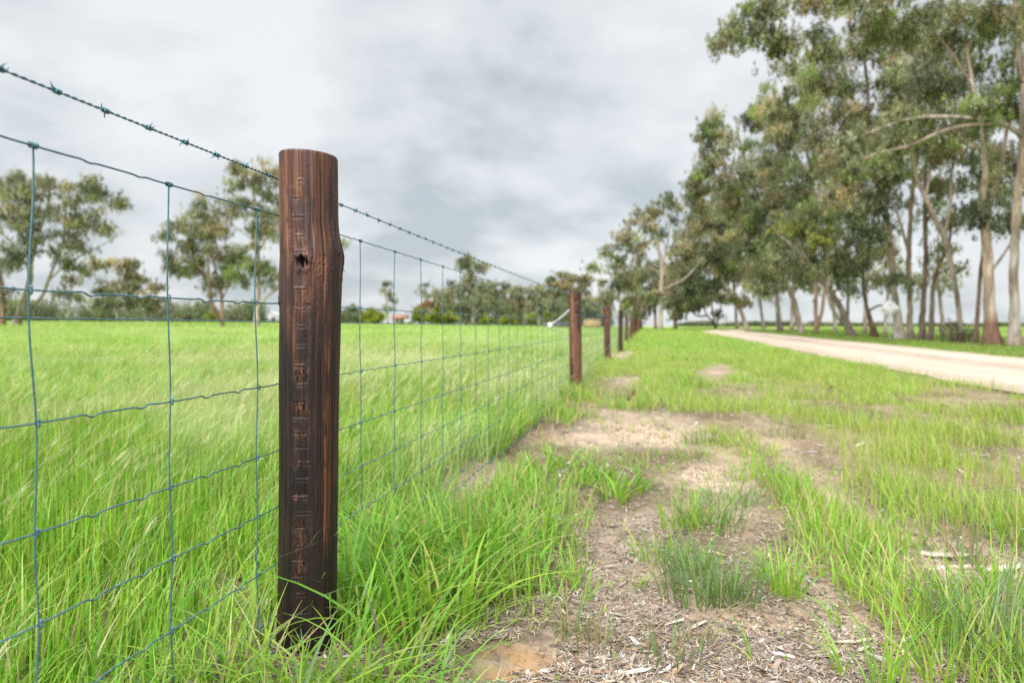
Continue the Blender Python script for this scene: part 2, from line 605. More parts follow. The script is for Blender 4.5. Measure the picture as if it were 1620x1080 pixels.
def paddock():
    G = Grass()
    zones = [  # n, y0, y1, width scale, S, h
        (54000, .55, 4.5, 1.7, 6, .31), (100000, 4.5, 14, 2.2, 4, .31), (110000, 14, 45, 3.6, 2, .34), (80000, 45, 150, 9.0, 2, .36)]
    for n, y0, y1, ws, S, h in zones:
        x, y, l = scatter(n, y0, y1, lambda q: (-(.72 + DX) * q - .6 + .0 * q, 0.02 + 0 * q), 1.25)
        k = in_view(x, y) & (l < .02)
        x, y, l = x[k], y[k], l[k]
        so = soil(x, y)
        thin = fbm(x * 1.1, y * 1.1, 20, 3)
        edge = np.exp(-np.abs(l) / .35)               # sparser, shorter under the fence
        keep = rng.random(len(x)) < np.where(so, .10, np.clip(.35 + 1.3 * (thin - .25), .2, 1) * (1 - .35 * edge))
        x, y, l, thin = x[keep], y[keep], l[keep], thin[keep]
        nn = len(x)
        patch = fbm(x * .22 + 3, y * .12, 31, 4)
        patch2 = fbm(x * .9, y * .5, 41, 3)
        gust = fbm(x * .5, y * .3, 52, 3)
        hh = h * rng.uniform(.45, 1.15, nn) * (.7 + .6 * patch2) * np.where(y < 4, 1 - .3 * np.exp(-np.abs(l) / .3), 1)
        az = WIND + rng.normal(0, .95, nn) + 3.0 * (gust - .5) + PI * (rng.random(nn) < .2)
        lean = np.clip((.20 if y0 < 4 else .36) + (.6 if y0 < 4 else 1.2) * (gust - .42) + rng.normal(0, .25, nn), .03, 1.35)
        C = pick(nn, [(GREEN, 4.2), (LIME, 4.2), (YELL, 1.4), (DEEP, 1.8), (STRAW, .35), (PINK, .15)])
        f = np.clip((patch - .36) * 3.0, 0, 1)[:, None] * (.12 + .48 * sstep(3, 9, y)[:, None])
        C = C * (1 - f) + YELL * np.array([.96, 1.04, 1.75]) * rng.uniform(.75, 1.2, (nn, 1)) * f
        sw = (sstep(.54, .66, fbm(x * 1.1, y * .55, 77, 3)) * sstep(2.2, 5, y) * .6)[:, None]
        C = C * (1 - sw) + np.array([.55, .62, .36]) * rng.uniform(.8, 1.15, (nn, 1)) * sw  # pale silvery sheen of the wind-bent grass, painted into the blade colour
        d = np.clip((.42 - patch) * 5, 0, 1)[:, None] * .45
        C = C * (1 - d) + DEEP * 1.5 * d
        G.put(x, y, hh, .0052 * ws * rng.uniform(.6, 1.3, nn), az, lean, C, S=S, droop=.18 * rng.random(nn))
    # seed heads: a thin pale stalk carrying a feathery drooping head
    for n, y0, y1, ws in [(800, .8, 5, .9), (6000, 5, 16, 1.7), (7500, 16, 60, 4.4)]:
        x, y, l = scatter(n, y0, y1, lambda q: (-(.72 + DX) * q - .5, -.12 + 0 * q), 1.3)
        m = fbm(x * .35, y * .25, 63, 3) + rng.normal(0, .07, len(x))
        k = in_view(x, y) & (m > .43) & ~soil(x, y)
        x, y = x[k], y[k]
        nn = len(x)
        hh = rng.uniform(.32, .50, nn)
        az = WIND + rng.normal(0, .45, nn)
        lean = rng.uniform(.35, .95, nn)
        C = pick(nn, [(SEED, 3), (YELL * 1.1, 2), (np.array([.42, .30, .22]), .5)])
        G.put(x, y, hh, .0016 * ws * np.ones(nn), az, lean, C * .8, S=4, base_dark=False)
        reps = 9 if y0 < 4 else (4 if y0 < 10 else 2)
        t = rng.uniform(.74, 1.0, (nn, reps))
        hz = hh[:, None] * (lean[:, None] * t ** 1.7 * .9 + .06 * lean[:, None] * t)
        vz = hh[:, None] * (t * (1 - .30 * lean[:, None] * t))
        sx = (x[:, None] + np.cos(az)[:, None] * hz).ravel()
        sy = (y[:, None] + np.sin(az)[:, None] * hz).ravel()
        sz = (ground(x, y)[:, None] + vz).ravel()
        q = len(sx)
        G.put(sx, sy, rng.uniform(.03, .075, q) * (1 if y0 < 4 else 1.3), .0022 * ws * rng.uniform(.6, 1.2, q), np.repeat(az, reps) + rng.normal(0, .5, q), rng.uniform(.7, 1.5, q),
              np.repeat(C, reps, 0) * rng.uniform(.85, 1.15, (q, 1)), S=2, z=sz, base_dark=False)
    # a tangle of dark wiry stems by the fence foot
    for px, py in ((655, 752), (690, 790), (775, 700), (640, 790)):
        cx, cy = ground_at(px, py)
        n = 16
        G.put(cx + rng.normal(0, .03, n), cy + rng.normal(0, .03, n), rng.uniform(.1, .26, n), np.full(n, .003), rng.uniform(2.2, 3.6, n), rng.uniform(.6, 1.2, n),
              np.tile([.05, .05, .035], (n, 1)), S=4)
    link('paddock_grass', G.g.mesh('paddock_grass'), M_GRASS, kind='stuff', label='long lush green pasture grass bending in the paddock')


def verge():
    G = Grass()
    T_NEAR = [(GREEN, 3.5), (LIME, 3.8), (YELL, 1.4), (DEEP, 1.2), (STRAW, 1.3), (PINK, .5)]
    zones = [(36000, 1.0, 4.5, 1.45, 5, .115), (66000, 4.5, 14, 1.8, 3, .135), (70000, 14, 40, 3.2, 2, .15), (42000, 40, 120, 8.0, 2, .18)]
    for n, y0, y1, ws, S, h in zones:
        x, y, l = scatter(n, y0, y1, lambda q: (0 * q - .05, np.minimum(road_mid(q) - ROAD_HALF + .12, (.72 - DX) * q + 3.0)), 1.1)
        k = in_view(x, y, .25) & ~on_road(x, y, -.12 + .0)
        x, y, l = x[k], y[k], l[k]
        so = soil(x, y)
        thin = fbm(x * 1.7, y * 1.2, 70, 4)
        d = np.clip((thin - .445) * 6.5, .06, 1)
        near_soil = np.zeros(len(x))
        for oy, ox in ((.15, 0), (.4, .05), (.8, .15), (1.3, .25), (-.15, 0), (0, .12), (0, -.12)):
            near_soil += soil(x + ox, y + oy)
        near_soil = np.clip(near_soil / 2.0, 0, 1)
        d = d * (1 - .45 * near_soil)
        d = np.where(y > 7, np.maximum(d, sstep(7, 14, y)), d)
        keep = rng.random(len(x)) < np.where(so, np.where(y > 6, .32, np.where(y > 3.6, .30, .085)), d)
        x, y, l, thin, near_soil = x[keep], y[keep], l[keep], thin[keep], near_soil[keep]
        nn = len(x)
        patch = fbm(x * .45, y * .3, 82, 4)
        hh = (1 - .55 * near_soil) * (1 - .35 * so[keep]) * (1 - .6 * np.exp(-np.abs(np.abs(l - road_mid(y)) - ROAD_HALF) / .5)) * h * rng.uniform(.4, 1.25, nn) * (.5 + 1.1 * np.clip((thin - .3) * 2.2, 0, 1)) * (1 + .5 * np.exp(-l / .25))
        az = rng.uniform(0, 2 * PI, nn) * .6 + WIND + .6 * (patch - .5)
        lean = np.clip(rng.normal(.45, .25, nn), .03, 1.2)
        C = pick(nn, T_NEAR)
        f = np.clip((patch - .42) * 4, 0, 1)[:, None] * .45
        C = C * (1 - f) + YELL * rng.uniform(.75, 1.1, (nn, 1)) * f
        G.put(x, y, hh, .0050 * ws * rng.uniform(.6, 1.35, nn), az, lean, C, S=S, droop=.15 * rng.random(nn))
    # taller upright grass with reddish heads on the road side
    for n, y0, y1, ws in [(5000, 2.3, 6, 1.0), (8000, 6, 20, 1.9)]:
        x, y, l = scatter(n, y0, y1, lambda q: (1.1 + .12 * q, np.minimum(road_mid(q) - ROAD_HALF, (.72 - DX) * q + 1.3)), 1.1)
        m = fbm(x * 1.3, y * 1.0, 93, 3)
        k = in_view(x, y) & (m > .50) & ~soil(x, y) & ~soil(x, y + .3) & ~soil(x, y + .7)
        x, y = x[k], y[k]
        nn = len(x)
        C = pick(nn, [(GREEN, 2), (LIME, 4), (YELL, 2.4), (STRAW, .6), (PINK, .7)])
        G.put(x, y, rng.uniform(.10, .24, nn), .0045 * ws * rng.uniform(.6, 1.2, nn), rng.uniform(0, 2 * PI, nn), rng.uniform(.05, .5, nn), C, S=4)
    # the lush broad-bladed clump right of the big post, and the fringe in front of it
    LUSH = [(GREEN, 4.5), (LIME, 3.4), (DEEP, 1.2), (YELL * .9, .6)]
    lush = [(585, 960, 60), (620, 930, 70), (660, 955, 70), (640, 885, 60), (700, 930, 70), (690, 880, 60), (745, 945, 60), (740, 895, 60), (775, 905, 55), (590, 900, 50),
            (720, 985, 45), (660, 1000, 50), (600, 1010, 50), (800, 935, 35), (835, 915, 30), (770, 855, 45), (820, 870, 40), (700, 840, 45), (760, 815, 35), (650, 840, 40), (850, 850, 30),
            (800, 820, 40), (840, 790, 35), (880, 800, 25), (545, 980, 45), (560, 1040, 45), (640, 1050, 30), (870, 745, 28), (900, 770, 25), (955, 770, 40), (990, 780, 40), (930, 760, 30),
            (1020, 775, 30), (905, 735, 25), (850, 760, 30), (800, 780, 30)]
    for px, py, n in lush:
        tall = .34 if py > 860 and px < 800 else .20
        G.tuft(px + rng.normal(0, 8), py + rng.normal(0, 6), n=int(n * .8), r=.10, h=tall, w=.0138, table=LUSH, lean=(.25, 1.15), S=7, droop=.30)
    # in front of the post and along the bottom left edge
    for px, py, n in [(420, 1090, 40), (460, 1075, 42), (500, 1080, 42), (540, 1110, 40), (480, 1140, 40), (400, 1150, 40), (560, 1160, 36), (350, 1120, 36), (300, 1180, 36), (440, 1210, 36),
                      (620, 1130, 26), (680, 1150, 18), (470, 1040, 20), (430, 1030, 20), (520, 1035, 24)]:
        G.tuft(px, py, n=int(n * .7), r=.08, h=.27, w=.0128, table=[(GREEN, 3), (LIME, 3), (BLUE, 1.2), (YELL, .8), (np.array([.16, .12, .12]), .25)], lean=(.25, 1.2), S=7, droop=.30)
    # tufts standing in the bare earth: (px, py, blades, radius, height, palette)
    BT = [(BLUE, 4), (BLUE * .75, 2), (GREEN, .8), (STRAW, .5)]
    GT = [(GREEN, 3), (LIME, 3), (YELL, .6), (STRAW, .25)]
    GR = [(BLUE * .9, 2), (STRAW * .7, 2.5), (np.array([.20, .22, .13]), 2)]
    for px, py, n, r, h, tb in [
        (1110, 700, 110, .16, .13, BT), (1240, 690, 120, .18, .20, GR), (970, 632, 170, .26, .22, GR), (1085, 830, 110, .13, .17, GT), (1130, 835, 160, .16, .19, BT),
        (1160, 800, 90, .12, .17, BT), (1050, 885, 70, .09, .14, GT), (1110, 945, 170, .15, .20, BT), (1160, 955, 90, .09, .14, BT), (1085, 905, 70, .09, .15, BT), (1245, 935, 90, .06, .17, GT),
        (1215, 915, 40, .05, .15, GT), (910, 930, 26, .03, .15, GT), (945, 1020, 40, .07, .15, GR), (1060, 1040, 50, .09, .13, GR), (1100, 1010, 30, .06, .12, GR), (905, 1000, 25, .05, .14, GR),
        (1560, 1010, 130, .14, .25, BT), (1600, 1060, 110, .14, .25, BT), (1500, 1075, 90, .12, .22, GT), (1460, 1000, 60, .09, .20, GT), (1590, 950, 80, .10, .22, GT), (1530, 960, 50, .08, .20, GT),
        (1390, 870, 70, .13, .18, GT), (1330, 890, 70, .12, .16, GT), (1300, 850, 70, .12, .17, GT), (1270, 800, 60, .12, .17, GT), (1360, 940, 40, .08, .15, GT), (1400, 1090, 30, .04, .24, GT),
        (1110, 905, 25, .05, .12, GT), (1010, 925, 18, .03, .10, GT), (1330, 1060, 10, .02, .17, GT), (700, 1110, 20, .05, .20, GT), (1190, 760, 60, .12, .17, GT), (1240, 770, 60, .12, .17, GT),
        (1205, 720, 60, .12, .16, GT), (930, 660, 40, .10, .15, GT), (1085, 620, 60, .16, .16, GT), (1490, 870, 60, .11, .20, GR), (1540, 900, 40, .07, .16, GR), (1380, 830, 50, .10, .17, GT)]:
        G.tuft(px, py, n=int(n * .85), r=r * 1.15, h=h * 1.12, w=.0064, table=tb, lean=(.15, 1.0), S=5, droop=.2)
    # long single blades sprawling over the litter
    for px, py, h, az in [(690, 1075, .34, .5), (640, 1090, .30, .8), (985, 800, .2, -.5), (1010, 880, .25, 2.6), (1320, 985, .16, 2.2), (1190, 1040, .16, 2.4), (1330, 1060, .2, 1.9), (930, 945, .2, .9)]:
        cx, cy = ground_at(px, py)
        n = 5
        G.put(cx + rng.normal(0, .012, n), cy + rng.normal(0, .012, n), h * rng.uniform(.6, 1.1, n), np.full(n, .007), az + rng.normal(0, .4, n), rng.uniform(.7, 1.3, n), pick(n, GT), S=8, droop=.3 * np.ones(n))
    # beyond the road, under the trees
    for n, y0, y1, ws in [(42000, 12, 45, 3.5), (36000, 45, 125, 8.0)]:
        x, y, l = scatter(n, y0, y1, lambda q: (road_mid(q) + ROAD_HALF - .1, road_mid(q) + ROAD_HALF + 9 + .05 * q), 1.0)
        row = np.exp(-((l - 13.8) / 1.5) ** 2) * sstep(.36, .56, fbm(x * .5, y * .5, 44, 3))
        k = in_view(x, y, .2) & (rng.random(n) > .8 * row)
        x, y, l = x[k], y[k], l[k]
        nn = len(x)
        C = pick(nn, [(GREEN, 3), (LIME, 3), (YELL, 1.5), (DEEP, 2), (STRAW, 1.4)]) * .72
        G.put(x, y, .12 * rng.uniform(.5, 1.3, nn), .0050 * ws * rng.uniform(.6, 1.3, nn), rng.uniform(0, 2 * PI, nn), rng.uniform(.1, .8, nn), C, S=2)
    link('verge_grass', G.g.mesh('verge_grass'), M_GRASS, kind='stuff', label='patchy green grass and tufts on the sandy road verge')


paddock()
verge()


def litter():
    g = Geo()
    n = 130000
    px = rng.uniform(330, 1640, n)
    py = 575 + (1130 - 575) * rng.random(n) ** .8
    u, v = (px - 810) / FPX, (540 - py) / FPX
    dz = -SP + v * CP
    t = -EYE / dz
    x, y = u * t, (CP + v * SP) * t
    s = soil(x, y)
    l = lateral(x, y)
    dens = fbm(x * 4, y * 4, 111, 3)
    keep = (s & (rng.random(n) < np.clip((dens - .35) * 4.2, .10, 1))) | (~s & (l > -.5) & (rng.random(n) < .45))
    ox, oy = ground_at(790, 1050)
    keep &= ~((((x - ox) / .12) ** 2 + ((y - oy) / .08) ** 2 < 1) & (rng.random(n) < .85))
    keep &= ~on_road(x, y, .1)
    x, y = x[keep], y[keep]
    n = len(x)
    big = rng.random(n)
    L = np.where(big > .975, rng.uniform(.03, .075, n), .007 + .026 * rng.random(n) ** 1.5)
    L = L * (1 + .14 * np.clip(y - 2, 0, 9))
    W = (1 + .14 * np.clip(y - 2, 0, 9)) * np.where(rng.random(n) < .6, rng.uniform(.0013, .0030, n), L * rng.uniform(.12, .28, n))
    a = rng.uniform(0, PI, n)
    ex, ey = np.cos(a), np.sin(a)
    z = ground(x, y) + .05 * (fbm(x * 2.2, y * 2.2, 1, 3) - .5) + .018 * (fbm(x * 11, y * 11, 5, 3) - .5) - .012 * soil(x, y) + rng.uniform(.000, .008, n)
    tilt = rng.normal(0, .22, n)
    curl = rng.normal(0, .25, n)
    V = np.empty((n, 3, 2, 3))
    for i, q in enumerate((-.5, 0, .5)):
        wq = W * (1.0 if q == 0 else .45)
        bx, by = x + ex * L * q + ey * curl * L * (q * q), y + ey * L * q - ex * curl * L * (q * q)
        bz = z + tilt * L * q + np.abs(curl) * L * .5 * q * q
        for j, sg in enumerate((-1, 1)):
            V[:, i, j, 0] = bx - ey * wq * sg * .5
            V[:, i, j, 1] = by + ex * wq * sg * .5
            V[:, i, j, 2] = bz + rng.normal(0, .12, n) * wq
    b = (np.arange(n) * 6)[:, None]
    F = np.concatenate([b + np.array([[0, 1, 3, 2]]), b + np.array([[2, 3, 5, 4]])])
    C = pick(n, [(np.array([.37, .32, .275]), 3), (np.array([.27, .21, .16]), 3.2), (np.array([.54, .50, .455]), .9), (np.array([.13, .095, .075]), 2.8), (np.array([.33, .21, .12]), .9), (np.array([.40, .31, .22]), 2)])
    g.add(V.reshape(-1, 3), F, np.repeat(C, 6, 0))
    link('leaf_litter', g.mesh('leaf_litter'), M_LITTER, kind='stuff', label='dry leaf and bark litter strewn over the bare sandy earth')


litter()


def soil_z(x, y):
    return float(ground(x, y) + .05 * (fbm(x * 2.2, y * 2.2, 1, 3) - .5) + .018 * (fbm(x * 11, y * 11, 5, 3) - .5) - .012)


def stick(name, label, cat, pts_px, r, C, lift=.006, group=None):
    pts = []
    for px, py in pts_px:
        x, y = ground_at(px, py)
        pts.append((x, y, soil_z(x, y) + lift))
    pts = np.array(pts)
    t = np.linspace(0, len(pts) - 1, 26)
    q = np.stack([np.interp(t, np.arange(len(pts)), pts[:, k]) for k in range(3)], -1)
    q += rng.normal(0, r * .22, q.shape)
    g = Geo()
    base = q[0].copy()
    g.tube(q, np.linspace(r, r * .55, 26) * rng.uniform(.85, 1.15, 26), 8, C=np.array(C) * rng.uniform(.75, 1.25, (26, 1)))
    o = link(name, g.mesh(name, base), M_LITTER, label=label, category=cat)
    o.location = base
    if group:
        o['group'] = group
    return o, g, base


o, _, _ = stick('fallen_stick', 'forked brown fallen stick lying on the bare earth in front of the green tuft', 'stick', [(1222, 962), (1262, 968), (1290, 985), (1325, 1006)], .0065, (.20, .13, .09))
g = Geo()
x0, y0 = ground_at(1276, 976)
b0 = np.array([x0, y0, soil_z(x0, y0) + .008])
x1, y1 = ground_at(1284, 966)
g.tube(np.array([b0, b0 * .5 + np.array([x1, y1, b0[2] + .03]) * .5, [x1, y1, b0[2] + .045]]), [.0045, .0035, .002], 6, C=np.array([.24, .17, .12]))
tw = link('twig', g.mesh('twig', o.location), M_LITTER, o)
stick('fallen_stick', 'pale bleached stick curving out of the grass at the right edge', 'stick', [(1470, 908), (1500, 900), (1540, 900), (1600, 908)], .010, (.50, .42, .34))
stick('fallen_stick', 'thin dark twig lying beside the orange sand patch', 'stick', [(812, 1066), (835, 1072), (858, 1078)], .003, (.13, .10, .09))
stick('fallen_stick', 'long thin grey twig lying at the foot of the lush grass clump', 'stick', [(690, 1052), (720, 1060), (745, 1066)], .004, (.22, .17, .14))
stick('fallen_stick', 'short brown stick between the grass tuft and the right bottom corner', 'stick', [(1372, 990), (1395, 1008), (1412, 1022)], .005, (.23, .16, .11))


def bark_piece(label, px, py, L, W, a, C, curl=.35, name='bark_strip', cat='bark strip', lift=.006):
    x, y = ground_at(px, py)
    z = soil_z(x, y) + lift
    u = np.linspace(-.5, .5, 15)
    v = np.linspace(-.5, .5, 6)
    U, Vv = np.meshgrid(u, v, indexing='ij')
    wid = W * np.clip(1 - (2 * np.abs(U)) ** 2.4, .05, 1)
    lx = U * L
    ly = Vv * wid + .10 * L * (U ** 2) * 1.2
    lz = curl * W * ((2 * Vv) ** 2) * .6 + .05 * L * np.abs(U) ** 1.5 + .004 * (vnoise(U * 9, Vv * 6, px) - .5)
    X = lx * math.cos(a) - ly * math.sin(a)
    Y = lx * math.sin(a) + ly * math.cos(a)
    Vt = np.stack([X, Y, lz], -1).reshape(-1, 3)
    i = np.arange(14)[:, None] * 6
    j = np.arange(5)[None, :]
    F = np.stack([i + j, i + j + 1, i + 7 + j, i + 6 + j], -1).reshape(-1, 4)
    Vb = Vt - np.array([0, 0, .0016])
    nn = len(Vt)
    rim = []
    idx = np.arange(nn).reshape(15, 6)
    loop = np.concatenate([idx[:, 0], idx[-1, 1:], idx[-2::-1, -1], idx[0, -2:0:-1]])
    for k in range(len(loop)):
        p, q = loop[k], loop[(k + 1) % len(loop)]
        rim.append([p, q, q + nn, p + nn])
    F = np.concatenate([F, F[:, ::-1] + nn, np.array(rim)])
    col = np.array(C) * (.8 + .4 * vnoise(np.concatenate([lx, lx]).ravel() * 60, np.concatenate([ly, ly]).ravel() * 260, 3))[:, None]
    me = mesh_np(name, np.concatenate([Vt, Vb]), F, col)
    o = link(name, me, M_LITTER, label=label, category=cat)
    o.location = (x, y, z)
    return o


bark_piece('broad whitish curled leaf lying at the foot of the big post', 420, 968, .06, .026, 1.9, (.56, .50, .46), name='dry_leaf', cat='dry leaf', lift=.03)
bark_piece('long white gum leaf, the biggest lying by the bottom edge of the bare earth', 1000, 1066, .10, .018, .25, (.62, .57, .50), name='dry_leaf', cat='dry leaf')
bark_piece('white curled gum leaf just right of the biggest leaf by the bottom edge', 1055, 1058, .06, .010, .8, (.62, .57, .52), name='dry_leaf', cat='dry leaf')
bark_piece('small white bark flake on the dark twig side of the orange sand', 865, 1064, .032, .015, .2, (.64, .60, .57))
bark_piece('pale flat bark strip behind the fallen forked stick', 1310, 1030, .10, .016, .35, (.48, .40, .34))
bark_piece('whitish bark strip lying across the litter in front of the forked stick', 1240, 1030, .05, .015, -.5, (.58, .54, .50))
bark_piece('broad grey bark slab lying in the litter strip among the right grass', 1490, 880, .22, .05, -.15, (.46, .38, .33))
bark_piece('large grey bark slab at the right edge between tall grass', 1590, 905, .18, .045, .4, (.52, .45, .38))
bark_piece('curved buff bark strip right of the forked stick tip', 1350, 1012, .11, .014, .15, (.50, .41, .32))
bark_piece('brown bark strip beside the pale bleached stick', 1430, 935, .09, .02, .7, (.36, .26, .2))
# ------------------------------------------------------------------ FENCE POSTS
POST_Y0, POST_STEP = 1.727, 6.44


def post_xy(k):
    y = POST_Y0 + POST_STEP * k
    return POST_X + DX * y, y


M_POST = attr_mat('creosoted_timber', rough=.52, spec=.38, scale=90, var=.42, bump=.35, mapping=(1, 1, .06), bscale=140)


def hero_post():
    cols, rows = 340, 860
    cx, cy = post_xy(0)
    mpp = POST_Y0 / FPX
    mpz = (POST_Y0 - .067) / FPX      # the face seen is nearer than the axis
    top, bot = 1.154, -.28
    zz = np.linspace(bot, top, rows)
    th = np.linspace(0, 2 * PI, cols, endpoint=False)
    TH, Z = np.meshgrid(th, zz)
    A = (TH + PI) % (2 * PI) - PI                       # angle from the side that faces the camera
    PY = 515 - (Z - EYE) / mpz
    half = np.interp(PY, [236, 330, 362, 392, 430, 480, 560, 700, 1030], [44.6, 44.6, 45.2, 47.3, 47.6, 46.8, 46.4, 45.4, 45.2]) * mpp
    mid = np.interp(PY, [236, 350, 400, 480, 600, 800, 980, 1040], [489.5, 489.8, 493, 491.5, 489, 487, 484, 482]) * mpp - 489.8 * mpp
    wx, wy = np.cos(A), np.sin(A)
    g1 = fbm(wx * 5 + 20, wy * 5, Z * 1.3, 4) - .5
    g2 = fbm(wx * 17, wy * 17 + 9, Z * 2.4, 4) - .5
    g3 = fbm(wx * 46, wy * 46, Z * 11, 3) - .5
    r = half + .0022 * g1 + .0024 * g2 + .0011 * g3
    # right side bulge where a branch was trimmed
    r += .0030 * np.exp(-((A - 1.45) / .35) ** 2 - ((PY - 404) / 22) ** 2) * (1 + 1.2 * g3 * 2)
    r += .002 * np.exp(-((A + 1.4) / .3) ** 2 - ((PY - 450) / 30) ** 2)
    # drying cracks
    crack = np.zeros_like(r)
    for a0, y0, y1, d, wdt in [(.40, 246, 470, .0030, .016), (.84, 250, 700, .0022, .012), (-.62, 240, 1040, .0022, .014), (-.15, 560, 1040, .0013, .010), (1.05, 300, 1040, .0015, .012),
                               (.62, 520, 980, .0020, .016), (-1.1, 260, 900, .0015, .014), (.18, 440, 800, .0012, .010), (.40, 560, 900, .0017, .014)]:
        c = a0 + .05 * (fbm(Z * 3, a0 * 9 + 0 * Z, 2, 3) - .5) * 2
        k = np.exp(-((A - c) / wdt) ** 2) * sstep(y0, y0 + 30, PY) * (1 - sstep(y1 - 50, y1, PY))
        crack = np.maximum(crack, k * d / .003)
        r = r - d * k
    # the ladder of chisel nicks
    rung = [253, 284, 311, 341, 371, 396, 455, 487, 514, 545, 577, 607, 633, 662, 683, 705, 732, 758, 786, 811, 838, 865, 890, 916, 942, 975, 1010]
    a_lo, a_hi = -.60 + .03 * (fbm(Z * 40, 1, 1, 2) - .5) * 2, .06 + .05 * (fbm(Z * 55, 4, 1, 2) - .5) * 2 - .14 * (PY < 480)
    inside = sstep(0, .035, A - a_lo) * (1 - sstep(-.035, 0, A - a_hi))
    depth = np.zeros_like(r)
    ledge = np.zeros_like(r)
    cell = np.zeros_like(r)
    shade_line = np.zeros_like(r)
    rr = np.random.default_rng(5)
    for i in range(len(rung) - 1):
        y0, y1 = rung[i], rung[i + 1]
        jag = 1.3 * (fbm(A * 22, i * 3.7, 2, 3) - .5) * 2
        fr = (PY - y0 - jag) / (y1 - y0)
        m = (fr > 0) & (fr <= 1)
        d = rr.choice([.0, .45, .8, 1.15]) * (.55 if y0 < 560 else 1.0)
        wl, wr = rr.uniform(-.05, .20), rr.uniform(-.26, .10)
        ins = inside * (A > a_lo + max(0, wl)) * (A < a_hi + min(0, wr))
        depth = np.where(m, (.05 + .95 * np.clip(fr, 0, 1) ** 1.4) * .0038 * d * ins, depth)
        lip = np.exp(-((PY - y1 - jag) / 1.45) ** 2) * ins * sstep(.40, .56, fbm(A * 15, i * 5.1, 7, 3))
        lip = lip * rr.choice([.08, .25, .55, 1.0]) * sstep(.3, .6, fbm(A * 7 + i * 3.3, i * 1.9, 27, 2))
        ledge = np.maximum(ledge, lip)
        cell = np.where(m, ins * rr.uniform(0, 1), cell)
        shade_line = np.maximum(shade_line, np.exp(-((PY - y1 - jag - 3.4) / 1.6) ** 2) * ins * rr.uniform(.4, 1))
    r = r - depth + .0017 * ledge - .0016 * shade_line
    # torn fibre in a few of the nicks
    torn = np.exp(-((A + .27) / .24) ** 2) * (np.exp(-((PY - 592) / 16) ** 2) + np.exp(-((PY - 645) / 14) ** 2) + .6 * np.exp(-((PY - 312) / 9) ** 2) + .5 * np.exp(-((PY - 850) / 30) ** 2) + .8 * np.exp(-((PY - 685) / 8) ** 2) + .6 * np.exp(-((PY - 735) / 7) ** 2) + .8 * np.exp(-((PY - 790) / 7) ** 2) + .6 * np.exp(-((PY - 900) / 16) ** 2) + .5 * np.exp(-((PY - 470) / 9) ** 2))
    r += torn * .005 * (fbm(A * 26, PY * .10, 3, 4) - .55)
    # knot
    ka, ky = -.285, 413
    ds = np.sqrt(((A - ka) * half / mpp / 8.5) ** 2 + ((PY - ky) / 10.0) ** 2) + 1.3 * (fbm(A * 16, PY * .09, 6, 3) - .5)
    r += .0034 * np.exp(-((ds - 1.45) / .5) ** 2) * (1.6 * fbm(A * 9, PY * .05, 31, 3)) + .004 * np.exp(-((ds - .8) / .4) ** 2) * (PY < ky) - .014 * (1 - sstep(.4, 1.05, ds))
    r += .0012 * np.exp(-((A - .35) / .5) ** 2 - ((PY - 425) / 22) ** 2) * (fbm(A * 18, PY * .2, 4, 3) - .4) * 3
    # saw marks, rounded arris at the top
    r -= .0015 * sstep(1.149, 1.154, Z) ** 2 * (.4 + 1.4 * fbm(A * 14, 2, 2, 3))
    X = r * np.sin(A) + mid
    Yl = -r * np.cos(A)
    Zt = Z + np.where(Z > 1.0, -(X) * .055, 0) * sstep(1.1, 1.154, Z)
    # colours
    st = fbm(wx * 9, wy * 9, Z * 1.1, 4)
    sf = fbm(wx * 30, wy * 30, Z * 3.0, 4)
    bl = fbm(wx * 2.2 + 4, wy * 2.2, Z * 4.5, 4)
    up = 1 - sstep(385, 545, PY + 190 * (bl - .5) * 2)
    brown = np.array([.085, .032, .022])
    tan = np.array([.20, .098, .058])
    purple = np.array([.034, .019, .023])
    black = np.array([.0078, .0050, .0050])
    rust = np.array([.19, .070, .028])
    c_up = brown * np.ones(r.shape + (1,))
    k = sstep(.53, .65, sf)[..., None]
    c_up = c_up * (1 - k) + tan * k
    k = (sstep(.46, .56, bl) * sstep(.35, .55, st))[..., None] * .9
    c_up = c_up * (1 - k) + purple * k
    c_lo = black * (1 + 1.2 * sstep(.45, .65, sf))[..., None]
    k = sstep(.50, .64, st)[..., None] * .55
    c_lo = c_lo * (1 - k) + np.array([.045, .020, .014]) * k
    band = np.exp(-((A - .62 - .10 * (fbm(Z * 4, 1, 1, 3) - .5)) / .17) ** 2) * sstep(.40, .58, fbm(A * 24, Z * 5, 9, 4)) * sstep(520, 590, PY) * (1 - sstep(840, 900, PY))
    band = np.maximum(band, .7 * np.exp(-((A - 1.15) / .2) ** 2) * sstep(.50, .62, sf) * sstep(430, 480, PY) * (1 - sstep(760, 860, PY)))
    c_lo = c_lo * (1 - band[..., None]) + rust * band[..., None]
    C = c_lo * (1 - up[..., None]) + c_up * up[..., None]
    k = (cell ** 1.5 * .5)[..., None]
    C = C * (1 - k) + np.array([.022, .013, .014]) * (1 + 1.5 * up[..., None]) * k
    speck = sstep(.60, .70, fbm(A * 40, PY * .55, 12, 3)) * sstep(.45, .6, fbm(A * 5, PY * .03, 17, 3))
    C = C * (1 - .5 * speck[..., None]) + np.array([.27, .15, .09]) * (.3 + .7 * up[..., None]) * .5 * speck[..., None]
    dk = sstep(.54, .64, fbm(A * 2.6 + 3, PY * .018, 23, 5))[..., None] * .7
    C = C * (1 - dk) + np.array([.030, .017, .018]) * (.5 + .7 * up[..., None]) * dk
    fib = np.clip(ledge * .9, 0, 1)[..., None]
    C = C * (1 - fib) + (np.array([.19, .13, .10]) * up[..., None] + np.array([.085, .040, .022]) * (1 - up[..., None])) * fib
    fib = (torn * sstep(.48, .62, fbm(A * 30, PY * .16, 3, 4)))[..., None] * .85
